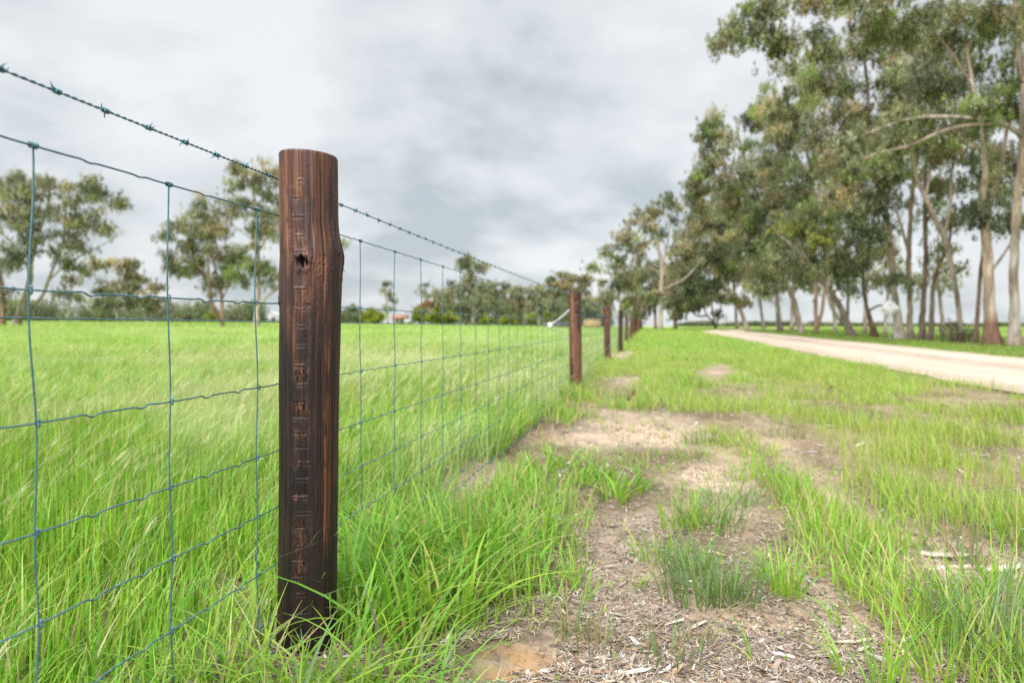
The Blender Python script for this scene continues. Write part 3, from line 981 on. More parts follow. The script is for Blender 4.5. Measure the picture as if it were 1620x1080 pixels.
    C = C * (1 - fib) + np.array([.17, .066, .030]) * fib
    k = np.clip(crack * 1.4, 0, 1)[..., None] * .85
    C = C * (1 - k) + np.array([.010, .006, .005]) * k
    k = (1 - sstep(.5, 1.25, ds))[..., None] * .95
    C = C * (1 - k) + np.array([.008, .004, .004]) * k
    V = np.stack([X, Yl, Zt], -1).reshape(-1, 3)
    i = np.arange(rows - 1)[:, None] * cols
    j = np.arange(cols)[None, :]
    j2 = (j + 1) % cols
    F = np.stack([i + j, i + j2, i + cols + j2, i + cols + j], -1).reshape(-1, 4)
    # sawn top
    last = V[-cols:]
    g = Geo()
    g.add(V, F, C.reshape(-1, 3))
    cen = last.mean(0)
    rings, fc, cc = [last], [], [C[-1]]
    for q in (.8, .6, .4, .2, .01):
        p = cen + (last - cen) * q
        rings.append(p)
        cc.append(np.array([.12, .07, .05]) * (.75 + .5 * (np.sin(q * 60) > 0)) * np.ones((cols, 3)))
    RV = np.concatenate(rings)
    ii = np.arange(5)[:, None] * cols
    g.add(RV, np.stack([ii + j, ii + j2, ii + cols + j2, ii + cols + j], -1).reshape(-1, 4), np.concatenate(cc))
    o = link('fence_post', g.mesh('fence_post'), M_POST, label='big dark creosoted round post in front, with knot hole and a column of chisel nicks', category='fence post', group='creosoted posts along the fence line')
    o.location = (cx, cy, 0)
    o.rotation_euler = (0, 0, math.atan2(cx, cy) * -1)
    # bark slivers peeling from the trimmed bulge
    rs = np.random.default_rng(3)

    def sliver(pts, rad, c):
        s = Geo()
        s.tube(np.array(pts), rad, 5, C=np.array(c))
        link('bark_sliver', s.mesh('bark_sliver'), M_POST, o)

    for k in range(10):
        a = 1.42 + rs.normal(0, .2)
        pyk = rs.uniform(384, 470)
        zc = EYE + (515 - pyk) * mpp * .985
        rad = .0685 + (.0045 if 385 < pyk < 425 else 0)
        p = np.array([rad * math.sin(a) + .003, -rad * math.cos(a), zc])
        tip = p + np.array([rs.uniform(.002, .008), rs.normal(0, .003), rs.uniform(-.016, .012)])
        sliver([p - [.003, 0, .012], p, tip], [.0024, .0019, .0005], np.array([.03, .014, .011]) * rs.uniform(.6, 2))
    for k in range(5):
        a = -1.42 + rs.normal(0, .1)
        zc = EYE + (515 - rs.uniform(428, 480)) * mpp
        p = np.array([.0675 * math.sin(a) + .001, -.0675 * math.cos(a), zc])
        sliver([p + [.003, 0, .01], p - [.001, 0, 0], p - [.003, 0, .008]], [.002, .0016, .0005], [.05, .022, .014])


hero_post()


def post_mesh(seed, h=1.13, r=.066, tone=1.0, dark=False):
    cols, rows = 64, 130
    zz = np.linspace(-.3, h, rows)
    th = np.linspace(0, 2 * PI, cols, endpoint=False)
    A, Z = np.meshgrid(th, zz)
    wx, wy = np.cos(A), np.sin(A)
    R = r * (1 + .06 * (fbm(Z * 1.3, seed * 3.1, 0, 2) - .5)) + .010 * (fbm(wx * 2 + seed, wy * 2, Z * 4, 3) - .5) + .005 * (fbm(wx * 7, wy * 7 + seed, Z * 2, 3) - .5)
    for q in range(3):
        a0, z0 = rng.uniform(0, 2 * PI), rng.uniform(.3, h - .1)
        dA = (A - a0 + PI) % (2 * PI) - PI
        R += .010 * np.exp(-(dA / .4) ** 2 - ((Z - z0) / .04) ** 2)
    R -= .012 * np.exp(-(((A - 4.9 + PI) % (2 * PI) - PI) / .35) ** 2) * (np.exp(-((Z - h + .10) / .02) ** 2) + np.exp(-((Z - h + .24) / .015) ** 2))
    X = R * np.cos(A) + .012 * (fbm(Z * .9, seed * 7.7, 3, 2) - .5)
    Y = R * np.sin(A)
    Zz = Z + np.where(Z > h - .02, .02 * (fbm(wx * 2, wy * 2, seed, 2) - .5) * 2, 0)
    st = fbm(wx * 6 + seed, wy * 6, Z * 1.2, 4)
    bl = fbm(wx * 1.6 + seed, wy * 1.6, Z * 5, 4)
    c = np.array([.095, .038, .026]) * np.ones(R.shape + (1,))
    k = sstep(.48, .62, st)[..., None]
    c = c * (1 - k) + np.array([.20, .095, .055]) * k
    k = sstep(.47, .60, bl)[..., None] * (.95 if dark else .7)
    c = c * (1 - k) + np.array([.026, .015, .014]) * k
    c = c * tone
    V = np.stack([X, Y, Zz], -1).reshape(-1, 3)
    i = np.arange(rows - 1)[:, None] * cols
    j = np.arange(cols)[None, :]
    j2 = (j + 1) % cols
    g = Geo()
    g.add(V, np.stack([i + j, i + j2, i + cols + j2, i + cols + j], -1).reshape(-1, 4), c.reshape(-1, 3))
    last = V[-cols:]
    cen = last.mean(0)
    RV = np.concatenate([last, cen + (last - cen) * .5, cen + (last - cen) * .01])
    ii = np.arange(2)[:, None] * cols
    g.add(RV, np.stack([ii + j, ii + j2, ii + cols + j2, ii + cols + j], -1).reshape(-1, 4), np.array([.10, .06, .045]))
    return g.mesh('fence_post')


variants = [post_mesh(2, 1.13, .068, 1.0), post_mesh(5, 1.11, .064, 1.1), post_mesh(9, 1.13, .066, .45, True), post_mesh(13, 1.12, .062, .95)]
post_labels = {
    1: 'reddish brown weathered post carrying the white wire bracket on its side',
    2: 'reddish round post next along the fence behind the post with the white bracket',
    3: 'blackish post, third behind the big one, between two reddish brown posts',
    4: 'slim reddish brown post just beyond the blackish post in the fence row',
}
for k in range(1, 17):
    x, y = post_xy(k)
    me = variants[0] if k == 1 else (variants[1] if k == 2 else (variants[2] if k == 3 else variants[[3, 1, 2, 0, 3][k % 5]]))
    o = link('fence_post', me, M_POST, category='fence post', group='creosoted posts along the fence line',
             label=post_labels.get(k, 'small dark post in the tight far run of posts where the fence nears the trees'))
    o.location = (x, y, float(ground(x, y)))
    o.rotation_euler = (rng.normal(0, .012), rng.normal(.0, .014), (0 if k < 3 else rng.uniform(0, 6)))
    if k == 1:
        o.rotation_euler = (0, -.012, 0)
    o.scale = (1, 1, (1.0 if k == 1 else rng.uniform(.96, 1.05)))

# ------------------------------------------------------------------ WIRES
def wire_mat():
    m, nt, out = new_mat('galvanised_blue_green_wire')
    tc = N(nt, 'ShaderNodeTexCoord')
    nz = noise_node(nt, tc.outputs['Object'], 60, 4)
    c = ramp(nt, nz.outputs['Fac'], [(.25, (.045, .115, .15)), (.55, (.09, .20, .24)), (.8, (.15, .28, .31))])
    b = N(nt, 'ShaderNodeBsdfPrincipled')
    b.inputs['Roughness'].default_value = .42
    b.inputs['Metallic'].default_value = .45
    b.inputs['Specular IOR Level'].default_value = .5
    nt.links.new(c.outputs['Color'], b.inputs['Base Color'])
    nt.links.new(b.outputs[0], out.inputs[0])
    return m


M_WIRE = wire_mat()
HS = [1.015, .811, .623, .470, .338, .207, .088]
STAY_Y0, STAY_STEP = 1.628, .296


def wire_x(y, off=WIRE_X):
    return off + DX * y


def ypath(y1=110.0):
    return np.concatenate([np.arange(.25, 6, .008), np.arange(6, 14, .04), np.arange(14, 40, .3), np.arange(40, y1, 2.0)])


def hgt(i, y):
    sag = -.012 * np.sin(PI * np.clip((y - POST_Y0) / POST_STEP % 1.0, 0, 1)) if i == 0 else 0
    w = .004 * (vnoise(y * .8, i * 9.0, 3.0) - .5)
    ph = ((y - STAY_Y0) / STAY_STEP) % 1.0
    a = .0052 if i else .0022
    kink = -a * np.exp(-((ph - .36) / .035) ** 2) + .35 * a * np.exp(-((ph - .30) / .05) ** 2) - a * .9 * np.exp(-((ph - .74) / .035) ** 2) + .35 * a * np.exp(-((ph - .80) / .05) ** 2)
    fade = np.clip((9 - y) / 3, 0, 1)
    return HS[i] + sag + w + kink * fade


bx, by = wire_x(STAY_Y0), STAY_Y0
FENCE = empty('wire_mesh_fence', (bx, by, 0), label='blue green hinged wire mesh fence stretched along the row of dark posts', category='wire fence')
WR = .0015
for i in range(len(HS)):
    y = ypath()
    x = wire_x(y) + .0015 * (vnoise(y * 2, i, 7) - .5)
    z = ground(x, y) + hgt(i, y)
    g = Geo()
    g.tube(np.stack([x, y, z], -1), WR * (1.08 if i == 0 else 1.0), 8)
    link('line_wire', g.mesh('line_wire', FENCE.location), M_WIRE, FENCE)


def knot(g, c, dirx, r=.0034, turns=2.2, span=.010, axis='line'):
    t = np.linspace(0, 1, 26)
    a = t * turns * 2 * PI
    d = np.array([DX, 1, 0.0])
    d /= np.linalg.norm(d)
    n = np.array([d[1], -d[0], 0])
    u = np.array([0, 0, 1.0])
    if axis == 'line':
        p = c + np.outer((t - .5) * span, d) + np.outer(np.cos(a) * r, n) + np.outer(np.sin(a) * r, u)
    else:
        p = c + np.outer((t - .5) * span, u) + np.outer(np.cos(a) * r, n) + np.outer(np.sin(a) * r, d)
    g.tube(p, .0012, 6)


far = Geo()
for k in range(-4, 190):
    y = STAY_Y0 + STAY_STEP * k
    if y > 55:
        break
    g = Geo() if k < 96 else far
    ph = rng.uniform(0, 9)
    zb = [float(ground(wire_x(y), y) + hgt(i, np.array(y))) for i in range(len(HS))]
    if k < 40:
        zs = np.linspace(zb[-1] - .004, zb[0] + .002, 110)
        fr = np.interp(zs, zb[::-1], np.arange(len(zb))[::-1].astype(float)[::-1] * 1.0)
        wob = .0030 * np.sin(fr * PI * 1.0 + ph) + .0045 * (vnoise(zs * 5, ph, 1) - .5) * 1.6
        lean = .006 * (vnoise(k * 1.7, 3, 3) - .5)
        yy = y + wob + lean * (zs - .5)
        xx = wire_x(yy) - .0026
        g.tube(np.stack([xx, yy, zs], -1), WR, 8)
        for i, z in enumerate(zb):
            yk = float(np.interp(z, zs, yy))
            c = np.array([wire_x(yk), yk, z])
            if i == 0:
                knot(g, c - [0, .004, 0], 0, .0038, 3.4, .014)
            else:
                knot(g, c + [0, 0, .0030], 0, .0027, 1.4, .0035)
                knot(g, c - [0, 0, .0030], 0, .0027, 1.4, .0035)
    else:
        zs = np.linspace(zb[-1], zb[0], 8)
        g.tube(np.stack([np.full(8, wire_x(y)), y + rng.normal(0, .002, 8), zs], -1), WR, 5)
    if k < 96:
        link('stay_wire', g.mesh('stay_wire', FENCE.location), M_WIRE, FENCE)
link('far_stay_wires', far.mesh('far_stay_wires', FENCE.location), M_WIRE, FENCE, kind='stuff')


def barbed(label, off, zfun, n_parts, y_det=9.0, skip=None):
    base = (wire_x(1.7, off), 1.7, float(zfun(np.array([1.7]))[0]))
    E = empty('barbed_wire', base, label=label, category='barbed wire', group='barbed wires of the fence')
    g = Geo()
    y = np.arange(.25, y_det, .0035)
    for s in (0, PI):
        a = y / .030 * 2 * PI + s
        x = wire_x(y, off) + .0013 * np.cos(a)
        g.tube(np.stack([x, y, zfun(y) + .0012 * np.sin(a)], -1), .0011, 6)
    y = np.concatenate([np.arange(y_det, 40, .25), np.arange(40, 110, 2)])
    g.tube(np.stack([wire_x(y, off), y, zfun(y)], -1), .0021, 6)
    link('twisted_strand', g.mesh('twisted_strand', base), M_WIRE, E)
    d = np.array([DX, 1, 0.0])
    d /= np.linalg.norm(d)
    n = np.array([d[1], -d[0], 0])
    u = np.array([0, 0, 1.0])
    shapes = []
    for v in range(6):
        b = Geo()
        r_ = np.random.default_rng(40 + v)
        for s in (-1, 1):
            t = np.linspace(0, 1, 22)
            a = t * 2.2 * 2 * PI * s + r_.uniform(0, 6)
            core = np.outer(s * (.001 + t * .005), d) + np.outer(np.cos(a) * .0034, n) + np.outer(np.sin(a) * .0034, u)
            e0 = core[0] + u * r_.choice([-1, 1]) * r_.uniform(.005, .008) + d * r_.normal(0, .006) + n * r_.normal(0, .004)
            e1 = core[-1] + u * r_.choice([-1, 1]) * r_.uniform(.005, .009) + d * s * r_.uniform(.002, .009) + n * r_.normal(0, .004)
            p = np.concatenate([[e0, e0 * .4 + core[0] * .6], core, [core[-1] * .6 + e1 * .4, e1]])
            rad = np.full(len(p), .00115)
            rad[0] = rad[-1] = .0004
            b.tube(p, rad, 6)
        shapes.append(b.mesh('barb'))
    stuff = Geo()
    y, k = .60, 0
    while y < 16:
        c = np.array([wire_x(y, off), y, float(zfun(np.array([y]))[0])])
        if k < n_parts:
            o = link('barb', shapes[k % 6], M_WIRE, E)
            o.location = c - np.array(base)
        else:
            for q in range(2):
                v = n * rng.normal(0, .006) + u * .011 + d * rng.normal(0, .006)
                stuff.tube(np.array([c - v, c, c + v]), [.0006, .0022, .0006], 5)
        y += .0985 * rng.uniform(.96, 1.04)
        k += 1
    if stuff.n:
        link('far_barbs', stuff.mesh('far_barbs', base), M_WIRE, E, kind='stuff')


barbed('twisted barbed wire running along above the mesh near the tops of the posts', WIRE_X, lambda y: ground(wire_x(y), y) + 1.100 - .010 * np.sin(PI * np.clip((y - POST_Y0) / POST_STEP, 0, 1)), 100)
barbed('barbed wire lying at grass level along the foot of the mesh', WIRE_X + .02, lambda y: ground(wire_x(y), y) + .030 + .012 * np.sin(y * 2.1), 45, 6.0)

y = ypath()
g = Geo()
g.tube(np.stack([wire_x(y, PLAIN_X), y, ground(wire_x(y, PLAIN_X), y) + np.interp(y, [0, 1.7, 4.5, 8.17, 14, 110], [.774, .773, .764, .765, .76, .77])], -1), .0015, 7)
base = (wire_x(1.7, PLAIN_X), 1.7, .77)
o = link('offset_wire', g.mesh('offset_wire', base), M_WIRE, label='single smooth plain wire held off the paddock side of the mesh fence', category='plain wire')
o.location = base

# white bracket on the second post
M_WHITE = plain_mat('white_plastic', (.62, .62, .62), .4)
M_GALV = plain_mat('galvanised_rod', (.46, .47, .49), .45, .35)
px_, py_ = post_xy(1)
BR = empty('wire_bracket', (px_ - .06, py_, .95), label='white offset wire bracket with round insulator on the second post', category='wire bracket')
ring = np.array([wire_x(py_, PLAIN_X), py_, .765])
bb = np.array(BR.location)
for top_z in (.955, .575):
    g = Geo()
    a = np.array([px_ - .055, py_ - .01, top_z])
    t = np.linspace(0, 1, 14)[:, None]
    pth = a * (1 - t) + ring * t + np.array([0, 0, -.012]) * np.sin(t * PI)
    g.tube(pth, .0085 if top_z > .8 else .005, 8)
    g.tube(np.array([a + [.012, 0, .03], a, a - [0, 0, .001]]), .006, 6)
    link('bracket_arm', g.mesh('bracket_arm', bb), M_GALV, BR)
g = Geo()
d = np.array([DX, 1, 0.0]) / math.hypot(1, DX)
g.tube(np.array([ring - d * .022, ring - d * .02, ring - d * .004, ring, ring + d * .004, ring + d * .02, ring + d * .022]), [.018, .030, .032, .020, .032, .030, .018], 20)
link('insulator', g.mesh('insulator', bb), M_WHITE, BR)

# dead stub and stones by the fence
def stump():
    x, y = ground_at(1000, 636)
    g = Geo()
    g.tube(np.array([[x, y, -.03], [x - .005, y, .05], [x + .012, y, .11], [x + .02, y, .13]]), [.028, .022, .016, .006], 9, C=np.array([.15, .075, .045]))
    g.tube(np.array([[x - .01, y - .02, .0], [x - .05, y - .03, .04], [x - .06, y - .03, .07]]), [.014, .010, .004], 7, C=np.array([.10, .06, .045]))
    o = link('dead_stub', g.mesh('dead_stub', (x, y, 0)), M_LITTER, label='small brown dead stub sticking up beside the grey green tussock', category='stub')
    o.location = (x, y, 0)


stump()
# ------------------------------------------------------------------ TREES
OLIVE = np.array([.245, .258, .140])
GREY = np.array([.255, .272, .190])
BROWN = np.array([.31, .255, .160])
BRIGHT = np.array([.200, .265, .080])
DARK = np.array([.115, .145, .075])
GOLD = np.array([.29, .31, .075])
PAL = {
    'gum': [(OLIVE, 4), (GREY, 3), (BROWN, 2.2), (BRIGHT, 1.2), (DARK, 1.6)],
    'green': [(OLIVE, 3), (BRIGHT, 3.2), (GREY, 1.5), (BROWN, 1), (DARK, 1.5)],
    'yellow': [(GOLD, 3.0), (BRIGHT, 2), (OLIVE, 1)],
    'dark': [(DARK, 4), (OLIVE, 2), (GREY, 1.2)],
    'grey': [(GREY, 4), (OLIVE, 3), (BROWN, 1), (DARK, .8)],
    'brown': [(BROWN * 1.1, 4), (OLIVE, 3), (GREY, 1)],
    'bush': [(np.array([.27, .29, .035]), 4), (np.array([.19, .23, .035]), 3), (np.array([.12, .16, .03]), 1.6)],
    'rust': [(np.array([.24, .12, .055]), 4), (BROWN, 2)],
    'scrub': [(np.array([.15, .13, .09]), 3), (np.array([.09, .10, .06]), 3)],
}
PALE = np.array([.42, .375, .335])
BUFF = np.array([.34, .265, .20])
REDB = np.array([.17, .10, .075])
GREYB = np.array([.23, .20, .17])


def resample(pts, step):
    pts = np.asarray(pts, float)
    d = np.concatenate([[0], np.cumsum(np.linalg.norm(np.diff(pts[:, :3], axis=0), axis=1))])
    n = max(4, int(d[-1] / step) + 1)
    t = np.linspace(0, d[-1], n)
    # smooth interpolation
    out = np.stack([np.interp(t, d, pts[:, k]) for k in range(pts.shape[1])], -1)
    for _ in range(2):
        out[1:-1] = (out[:-2] + 2 * out[1:-1] + out[2:]) / 4
    return out


def tree(name, label, cat, Y, trunks, blobs, pal='gum', bark=PALE, sock=None, rc=.65, leaves=150, leaf=.15, dens=1.5, seed=0, group=None, depth=1.0, twig=True, flat=.85, base=None, mat=None, zbase=None, bare=0):
    """trunks: polylines of (px, py, width px) in the photograph at distance Y; the first starts on the ground.
    blobs: (px, py, rx, ry[, palette[, density]]) lobes of the crown at the same distance."""
    R = np.random.default_rng(seed + 1000)
    rc *= .9
    m = Y / FPX
    gx = P(trunks[0][0][0], 515, Y)[0]
    gz = float(ground(gx, Y)) if zbase is None else zbase
    base = np.array([gx, Y, gz])
    E = empty(name, base, label=label, category=cat)
    if group:
        E['group'] = group
    wood = Geo()
    nodes, nrad = [], []
    for ti, tr in enumerate(trunks):
        pts = []
        oy = R.normal(0, .25) * m * 40 if ti else 0
        for qi, (a, b, w) in enumerate(tr):
            p = P(a, b, Y)
            if ti == 0 and qi == 0:
                p[2] = gz - .15
            p[1] += (oy * min(1, qi / 2) if ti else R.normal(0, .10) * qi * m * 12)
            pts.append([*p, w * m * .39])
        if ti and nodes:            # a limb starts inside the nearest wood
            nn = np.array(nodes)
            k = np.argmin(np.linalg.norm(nn[:, [0, 2]] - np.array(pts[0])[[0, 2]], axis=1))
            if np.linalg.norm(nn[k][[0, 2]] - np.array(pts[0])[[0, 2]]) < 45 * m:
                for q in range(len(pts)):
                    pts[q][1] += (nn[k][1] - Y) * (1 - q / len(pts))
                pts[0][:3] = list(nn[k])
        S = resample(pts, max(.30, 9 * m))
        if ti == 0:                 # flare at the foot
            hgt_ = S[:, 2] - gz
            S[:, 3] *= 1 + .40 * np.exp(-np.clip(hgt_, 0, 9) / .30)
        jit = np.linspace(0, 1, len(S))[:, None] * 0 + 1
        S[1:-1, :2] += (R.normal(0, .10, (len(S) - 2, 2)) * S[1:-1, 3:4]) * jit[1:-1]
        bc = bark * R.uniform(.85, 1.1)
        C = bc * (.75 + .5 * fbm(S[:, 2] * 1.3, ti * 7.0 + seed, 0, 3))[:, None]
        streak = sstep(.50, .60, fbm(S[:, 2] * .9, ti * 3 + seed * 1.3, 5, 3))[:, None] * .45
        C = C * (1 - streak) + np.array([.25, .17, .125]) * streak
        if sock:
            k = 1 - sstep(sock * .75, sock * 1.2, S[:, 2] - gz)[:, None]
            C = C * (1 - k) + REDB * (.6 + .6 * R.random((len(S), 1))) * k
        wood.tube(S[:, :3], np.clip(S[:, 3], .006, None), 12 if Y < 60 else 8, C=C)
        nodes += [list(q) for q in S[:, :3]]
        nrad += list(S[:, 3])
    NODES = np.array(nodes)
    NRAD = np.array(nrad)
    # clumps of leaves
    cl, cp = [], []
    if name == GUM and len(blobs) > 5:   # small stray sprays round the crown's edge
        for b in list(blobs):
            for q in range(2):
                t_ = R.uniform(0, 2 * PI)
                blobs.append((b[0] + math.cos(t_) * b[2] * 1.05, b[1] + math.sin(t_) * b[3] * .95, rc / m * .9, rc / m * .7, b[4] if len(b) > 4 else None, .5))
    for bl in blobs:
        cx, cy, rx, ry = bl[:4]
        bp = bl[4] if len(bl) > 4 and bl[4] else pal
        de = bl[5] if len(bl) > 5 else 1.0
        rpx = rc / m
        n = max(2, int(dens * de * rx * ry / (rpx * rpx) * 1.0 + 1.5))
        c = P(cx, cy, Y)
        v = R.normal(0, 1, (n, 3))
        v /= np.linalg.norm(v, axis=1, keepdims=True)
        v *= (R.random((n, 1)) ** (1 / 2.2))
        dpt = min(max(rx, ry) * m, 3.2) * depth
        q = c + v * np.array([max(rx - rpx * .5, 1) * m, dpt, max(ry - rpx * .4, 1) * m])
        cl.append(q)
        cp += [bp] * n
    CL = np.concatenate(cl)
    # branches from the wood to each clump
    top = NODES[:, 2].min() + .25 * (NODES[:, 2].max() - NODES[:, 2].min())
    lo = NODES[:, 2] > min(top, gz + 1.2)
    BN, BR_ = list(NODES[lo]), list(NRAD[lo])
    order = np.argsort([np.min(np.linalg.norm(NODES[lo] - c, axis=1)) for c in CL])
    for oi in order:
        c = CL[oi]
        A = np.array(BN)
        dv = c - A
        dist = np.linalg.norm(dv, axis=1)
        pen = 1 + .9 * np.clip(.25 - dv[:, 2] / (dist + 1e-6), 0, 1)
        k = int(np.argmin(dist * pen))
        a, ra = A[k], BR_[k]
        dd = dist[k]
        if dd < .25 * rc:
            continue
        side = R.normal(0, .14, 3) * dd
        mid = a * .5 + c * .5 + side + np.array([0, 0, .12 * dd])
        n = 5 if dd > 1.0 else 3
        t = np.linspace(0, 1, n + 1)[:, None]
        p = a * (1 - t) ** 2 + 2 * mid * t * (1 - t) + c * t * t
        r0 = min(ra * .68, .024 + .027 * dd)
        rr = np.linspace(r0, max(.008, r0 * .3), n + 1)
        cc = bark * R.uniform(.75, 1.2)
        wood.tube(p, rr, 5, C=cc, cap=False)
        BN += [list(q) for q in p[1:]]
        BR_ += list(rr[1:])
    for _ in range(bare):           # bare dead twigs above the crown
        a = CL[np.argmax(CL[:, 2] + R.normal(0, rc * 2.0, len(CL)))]
        p = [a]
        for s in range(5):
            p.append(p[-1] + np.array([R.normal(0, .28), R.normal(0, .2), R.uniform(.18, .5)]) * rc * .8)
        wood.tube(np.array(p), np.linspace(.03, .008, 6), 5, C=GREYB)
    link('trunk', wood.mesh('trunk', base), M_BARK, E)
    # leaves
    n = int(leaves * 1.35)
    K = len(CL)
    leaf *= 1.18
    tot = K * n
    v = R.normal(0, 1, (tot, 3))
    v /= np.linalg.norm(v, axis=1, keepdims=True)
    rad = R.random((tot, 1)) ** .45
    size = np.repeat(R.uniform(.55, 1.3, K), n)[:, None]
    sq = np.repeat(np.stack([R.uniform(.8, 1.35, K), R.uniform(.8, 1.35, K), R.uniform(.8, 1.2, K) * flat], -1), n, 0)
    off = v * rad * rc * size * sq
    off[:, 2] -= .35 * rc * (np.hypot(off[:, 0], off[:, 1]) / rc) ** 2 * flat      # drooping rim
    # small sprigs inside a clump so the outline is ragged
    sp = np.repeat(R.normal(0, 1, (K, 11, 3)) * rc * .62 * np.array([1, 1, .60]), 1, 0)
    pickp = R.integers(0, 11, tot)
    spv = sp[np.repeat(np.arange(K), n), pickp]
    use = R.random((tot, 1)) < .78
    off = np.where(use, spv + off * np.array([.24, .24, .58]) - np.array([0, 0, .12 * rc]), off)
    pos = np.repeat(CL, n, 0) + off
    L = leaf * R.uniform(.6, 1.3, tot)
    W = L * R.uniform(.22, .36, tot)
    d = np.stack([R.normal(0, .65, tot), R.normal(0, .65, tot), R.normal(-.75, .5, tot)], -1)
    d /= np.linalg.norm(d, axis=1, keepdims=True)
    s = np.cross(d, R.normal(0, 1, (tot, 3)))
    s /= np.linalg.norm(s, axis=1, keepdims=True) + 1e-9
    V = np.empty((tot, 4, 3), np.float32)
    V[:, 0] = pos - d * L[:, None] * .5
    V[:, 1] = pos - d * L[:, None] * .08 + s * W[:, None] * .5
    V[:, 2] = pos + d * L[:, None] * .5
    V[:, 3] = pos - d * L[:, None] * .08 - s * W[:, None] * .5
    F = np.arange(tot * 4).reshape(-1, 4)
    cc = np.zeros((K, 3))
    for i in range(K):
        tb = PAL[cp[i]]
        pr = np.array([q for _, q in tb])
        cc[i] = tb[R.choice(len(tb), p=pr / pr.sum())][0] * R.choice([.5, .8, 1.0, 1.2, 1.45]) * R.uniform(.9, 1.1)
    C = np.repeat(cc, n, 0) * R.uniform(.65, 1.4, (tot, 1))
    C = np.repeat(C, 4, 0)
    me = mesh_np('crown', V.reshape(-1, 3) - base, F, C, smooth=False)
    link('crown', me, mat or M_LEAF, E)
    global NLEAF
    NLEAF += tot
    return E


NLEAF = 0


def row_y(px, l=13.5):
    return (l - .86) / ((px - 810) / FPX - DX)


RG = 'gum trees in the row beyond the road'
GUM = 'gum_tree'
LEAFN = 190
# --- right row beyond the road, from far to near
tree(GUM, 'white gum leaning far to the left over the end of the road', 'gum tree', 94,
     [[(1183, 520, 9), (1172, 492, 8), (1158, 465, 8), (1142, 444, 7), (1130, 405, 5), (1118, 360, 4), (1112, 310, 3)], [(1158, 465, 5), (1130, 462, 4), (1105, 472, 3)], [(1142, 444, 4), (1160, 390, 3), (1155, 345, 3)]],
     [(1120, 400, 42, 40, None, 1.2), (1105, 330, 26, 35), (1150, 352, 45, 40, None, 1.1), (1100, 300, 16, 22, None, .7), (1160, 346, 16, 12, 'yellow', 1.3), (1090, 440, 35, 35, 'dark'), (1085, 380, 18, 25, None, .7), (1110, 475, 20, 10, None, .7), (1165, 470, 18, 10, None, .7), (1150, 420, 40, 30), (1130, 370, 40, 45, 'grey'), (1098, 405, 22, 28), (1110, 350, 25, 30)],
     rc=1.0, leaf=.30, leaves=LEAFN, seed=1, group=RG)
tree(GUM, 'slim straight pale gum standing behind the white leaning gum', 'gum tree', 104,
     [[(1166, 519, 6), (1163, 480, 5.5), (1162, 452, 5), (1160, 400, 4), (1165, 330, 3)]],
     [(1165, 425, 48, 38), (1130, 452, 32, 20, 'dark'), (1192, 438, 30, 26), (1170, 360, 40, 40)], rc=1.0, leaf=.32, leaves=LEAFN, seed=2, group=RG)
tree(GUM, 'small dark multi stemmed gum low beside the far end of the road', 'gum tree', 112,
     [[(1132, 519, 4), (1128, 500, 4), (1124, 470, 3)], [(1133, 517, 3), (1138, 495, 3), (1140, 470, 2)], [(1111, 518, 4), (1111, 495, 3), (1108, 465, 3)], [(1101, 518, 4), (1096, 503, 3.5), (1090, 485, 3)]],
     [(1120, 460, 40, 25, 'dark'), (1092, 462, 30, 30), (1140, 470, 18, 12, 'dark'), (1135, 498, 9, 8, 'dark')], rc=1.0, leaf=.32, leaves=150, seed=3, bark=GREYB, group=RG)
tree(GUM, 'gum with pale upright trunk whose crown makes the left shoulder of the row', 'gum tree', 72,
     [[(1235, 528, 12), (1231, 490, 10), (1228, 460, 9), (1222, 400, 7), (1205, 320, 6), (1180, 250, 4), (1165, 200, 3)], [(1222, 400, 5), (1235, 330, 4), (1225, 250, 3)], [(1205, 320, 4), (1165, 280, 3), (1140, 240, 2.5)]],
     [(1148, 225, 40, 32, 'gum', .9), (1117, 207, 17, 20, 'green'), (1137, 192, 24, 14, 'green'), (1170, 290, 55, 40), (1128, 280, 32, 36, None, .75), (1182, 185, 28, 20, 'green'), (1205, 245, 45, 40), (1100, 285, 12, 22, None, .8),
      (1215, 165, 32, 26, 'green'), (1180, 330, 45, 30), (1150, 320, 40, 35), (1230, 215, 40, 35), (1120, 250, 22, 30, None, .8), (1200, 290, 45, 40)], rc=.85, leaf=.24, leaves=LEAFN, seed=4, group=RG)
tree(GUM, 'gum forking low into two pale limbs, the right one bent', 'gum tree', 63,
     [[(1267, 527, 14), (1262, 500, 12), (1254, 470, 10), (1246, 452, 9), (1237, 438, 7), (1222, 380, 5), (1215, 320, 4)], [(1254, 470, 7), (1230, 440, 5), (1206, 433, 4)], [(1246, 452, 6), (1262, 390, 5), (1260, 320, 4)]],
     [(1215, 385, 48, 45), (1252, 330, 50, 42, 'brown'), (1190, 345, 40, 35, 'green'), (1245, 425, 45, 24, 'dark'), (1200, 425, 30, 20, 'gum'), (1230, 300, 45, 30), (1180, 390, 40, 35), (1260, 390, 40, 36, 'dark'), (1215, 350, 45, 40), (1225, 455, 20, 10, 'dark', .8), (1268, 450, 18, 12, None, .7), (1195, 452, 20, 12, None, .8)], rc=.8, leaf=.22, leaves=LEAFN, seed=5, group=RG)
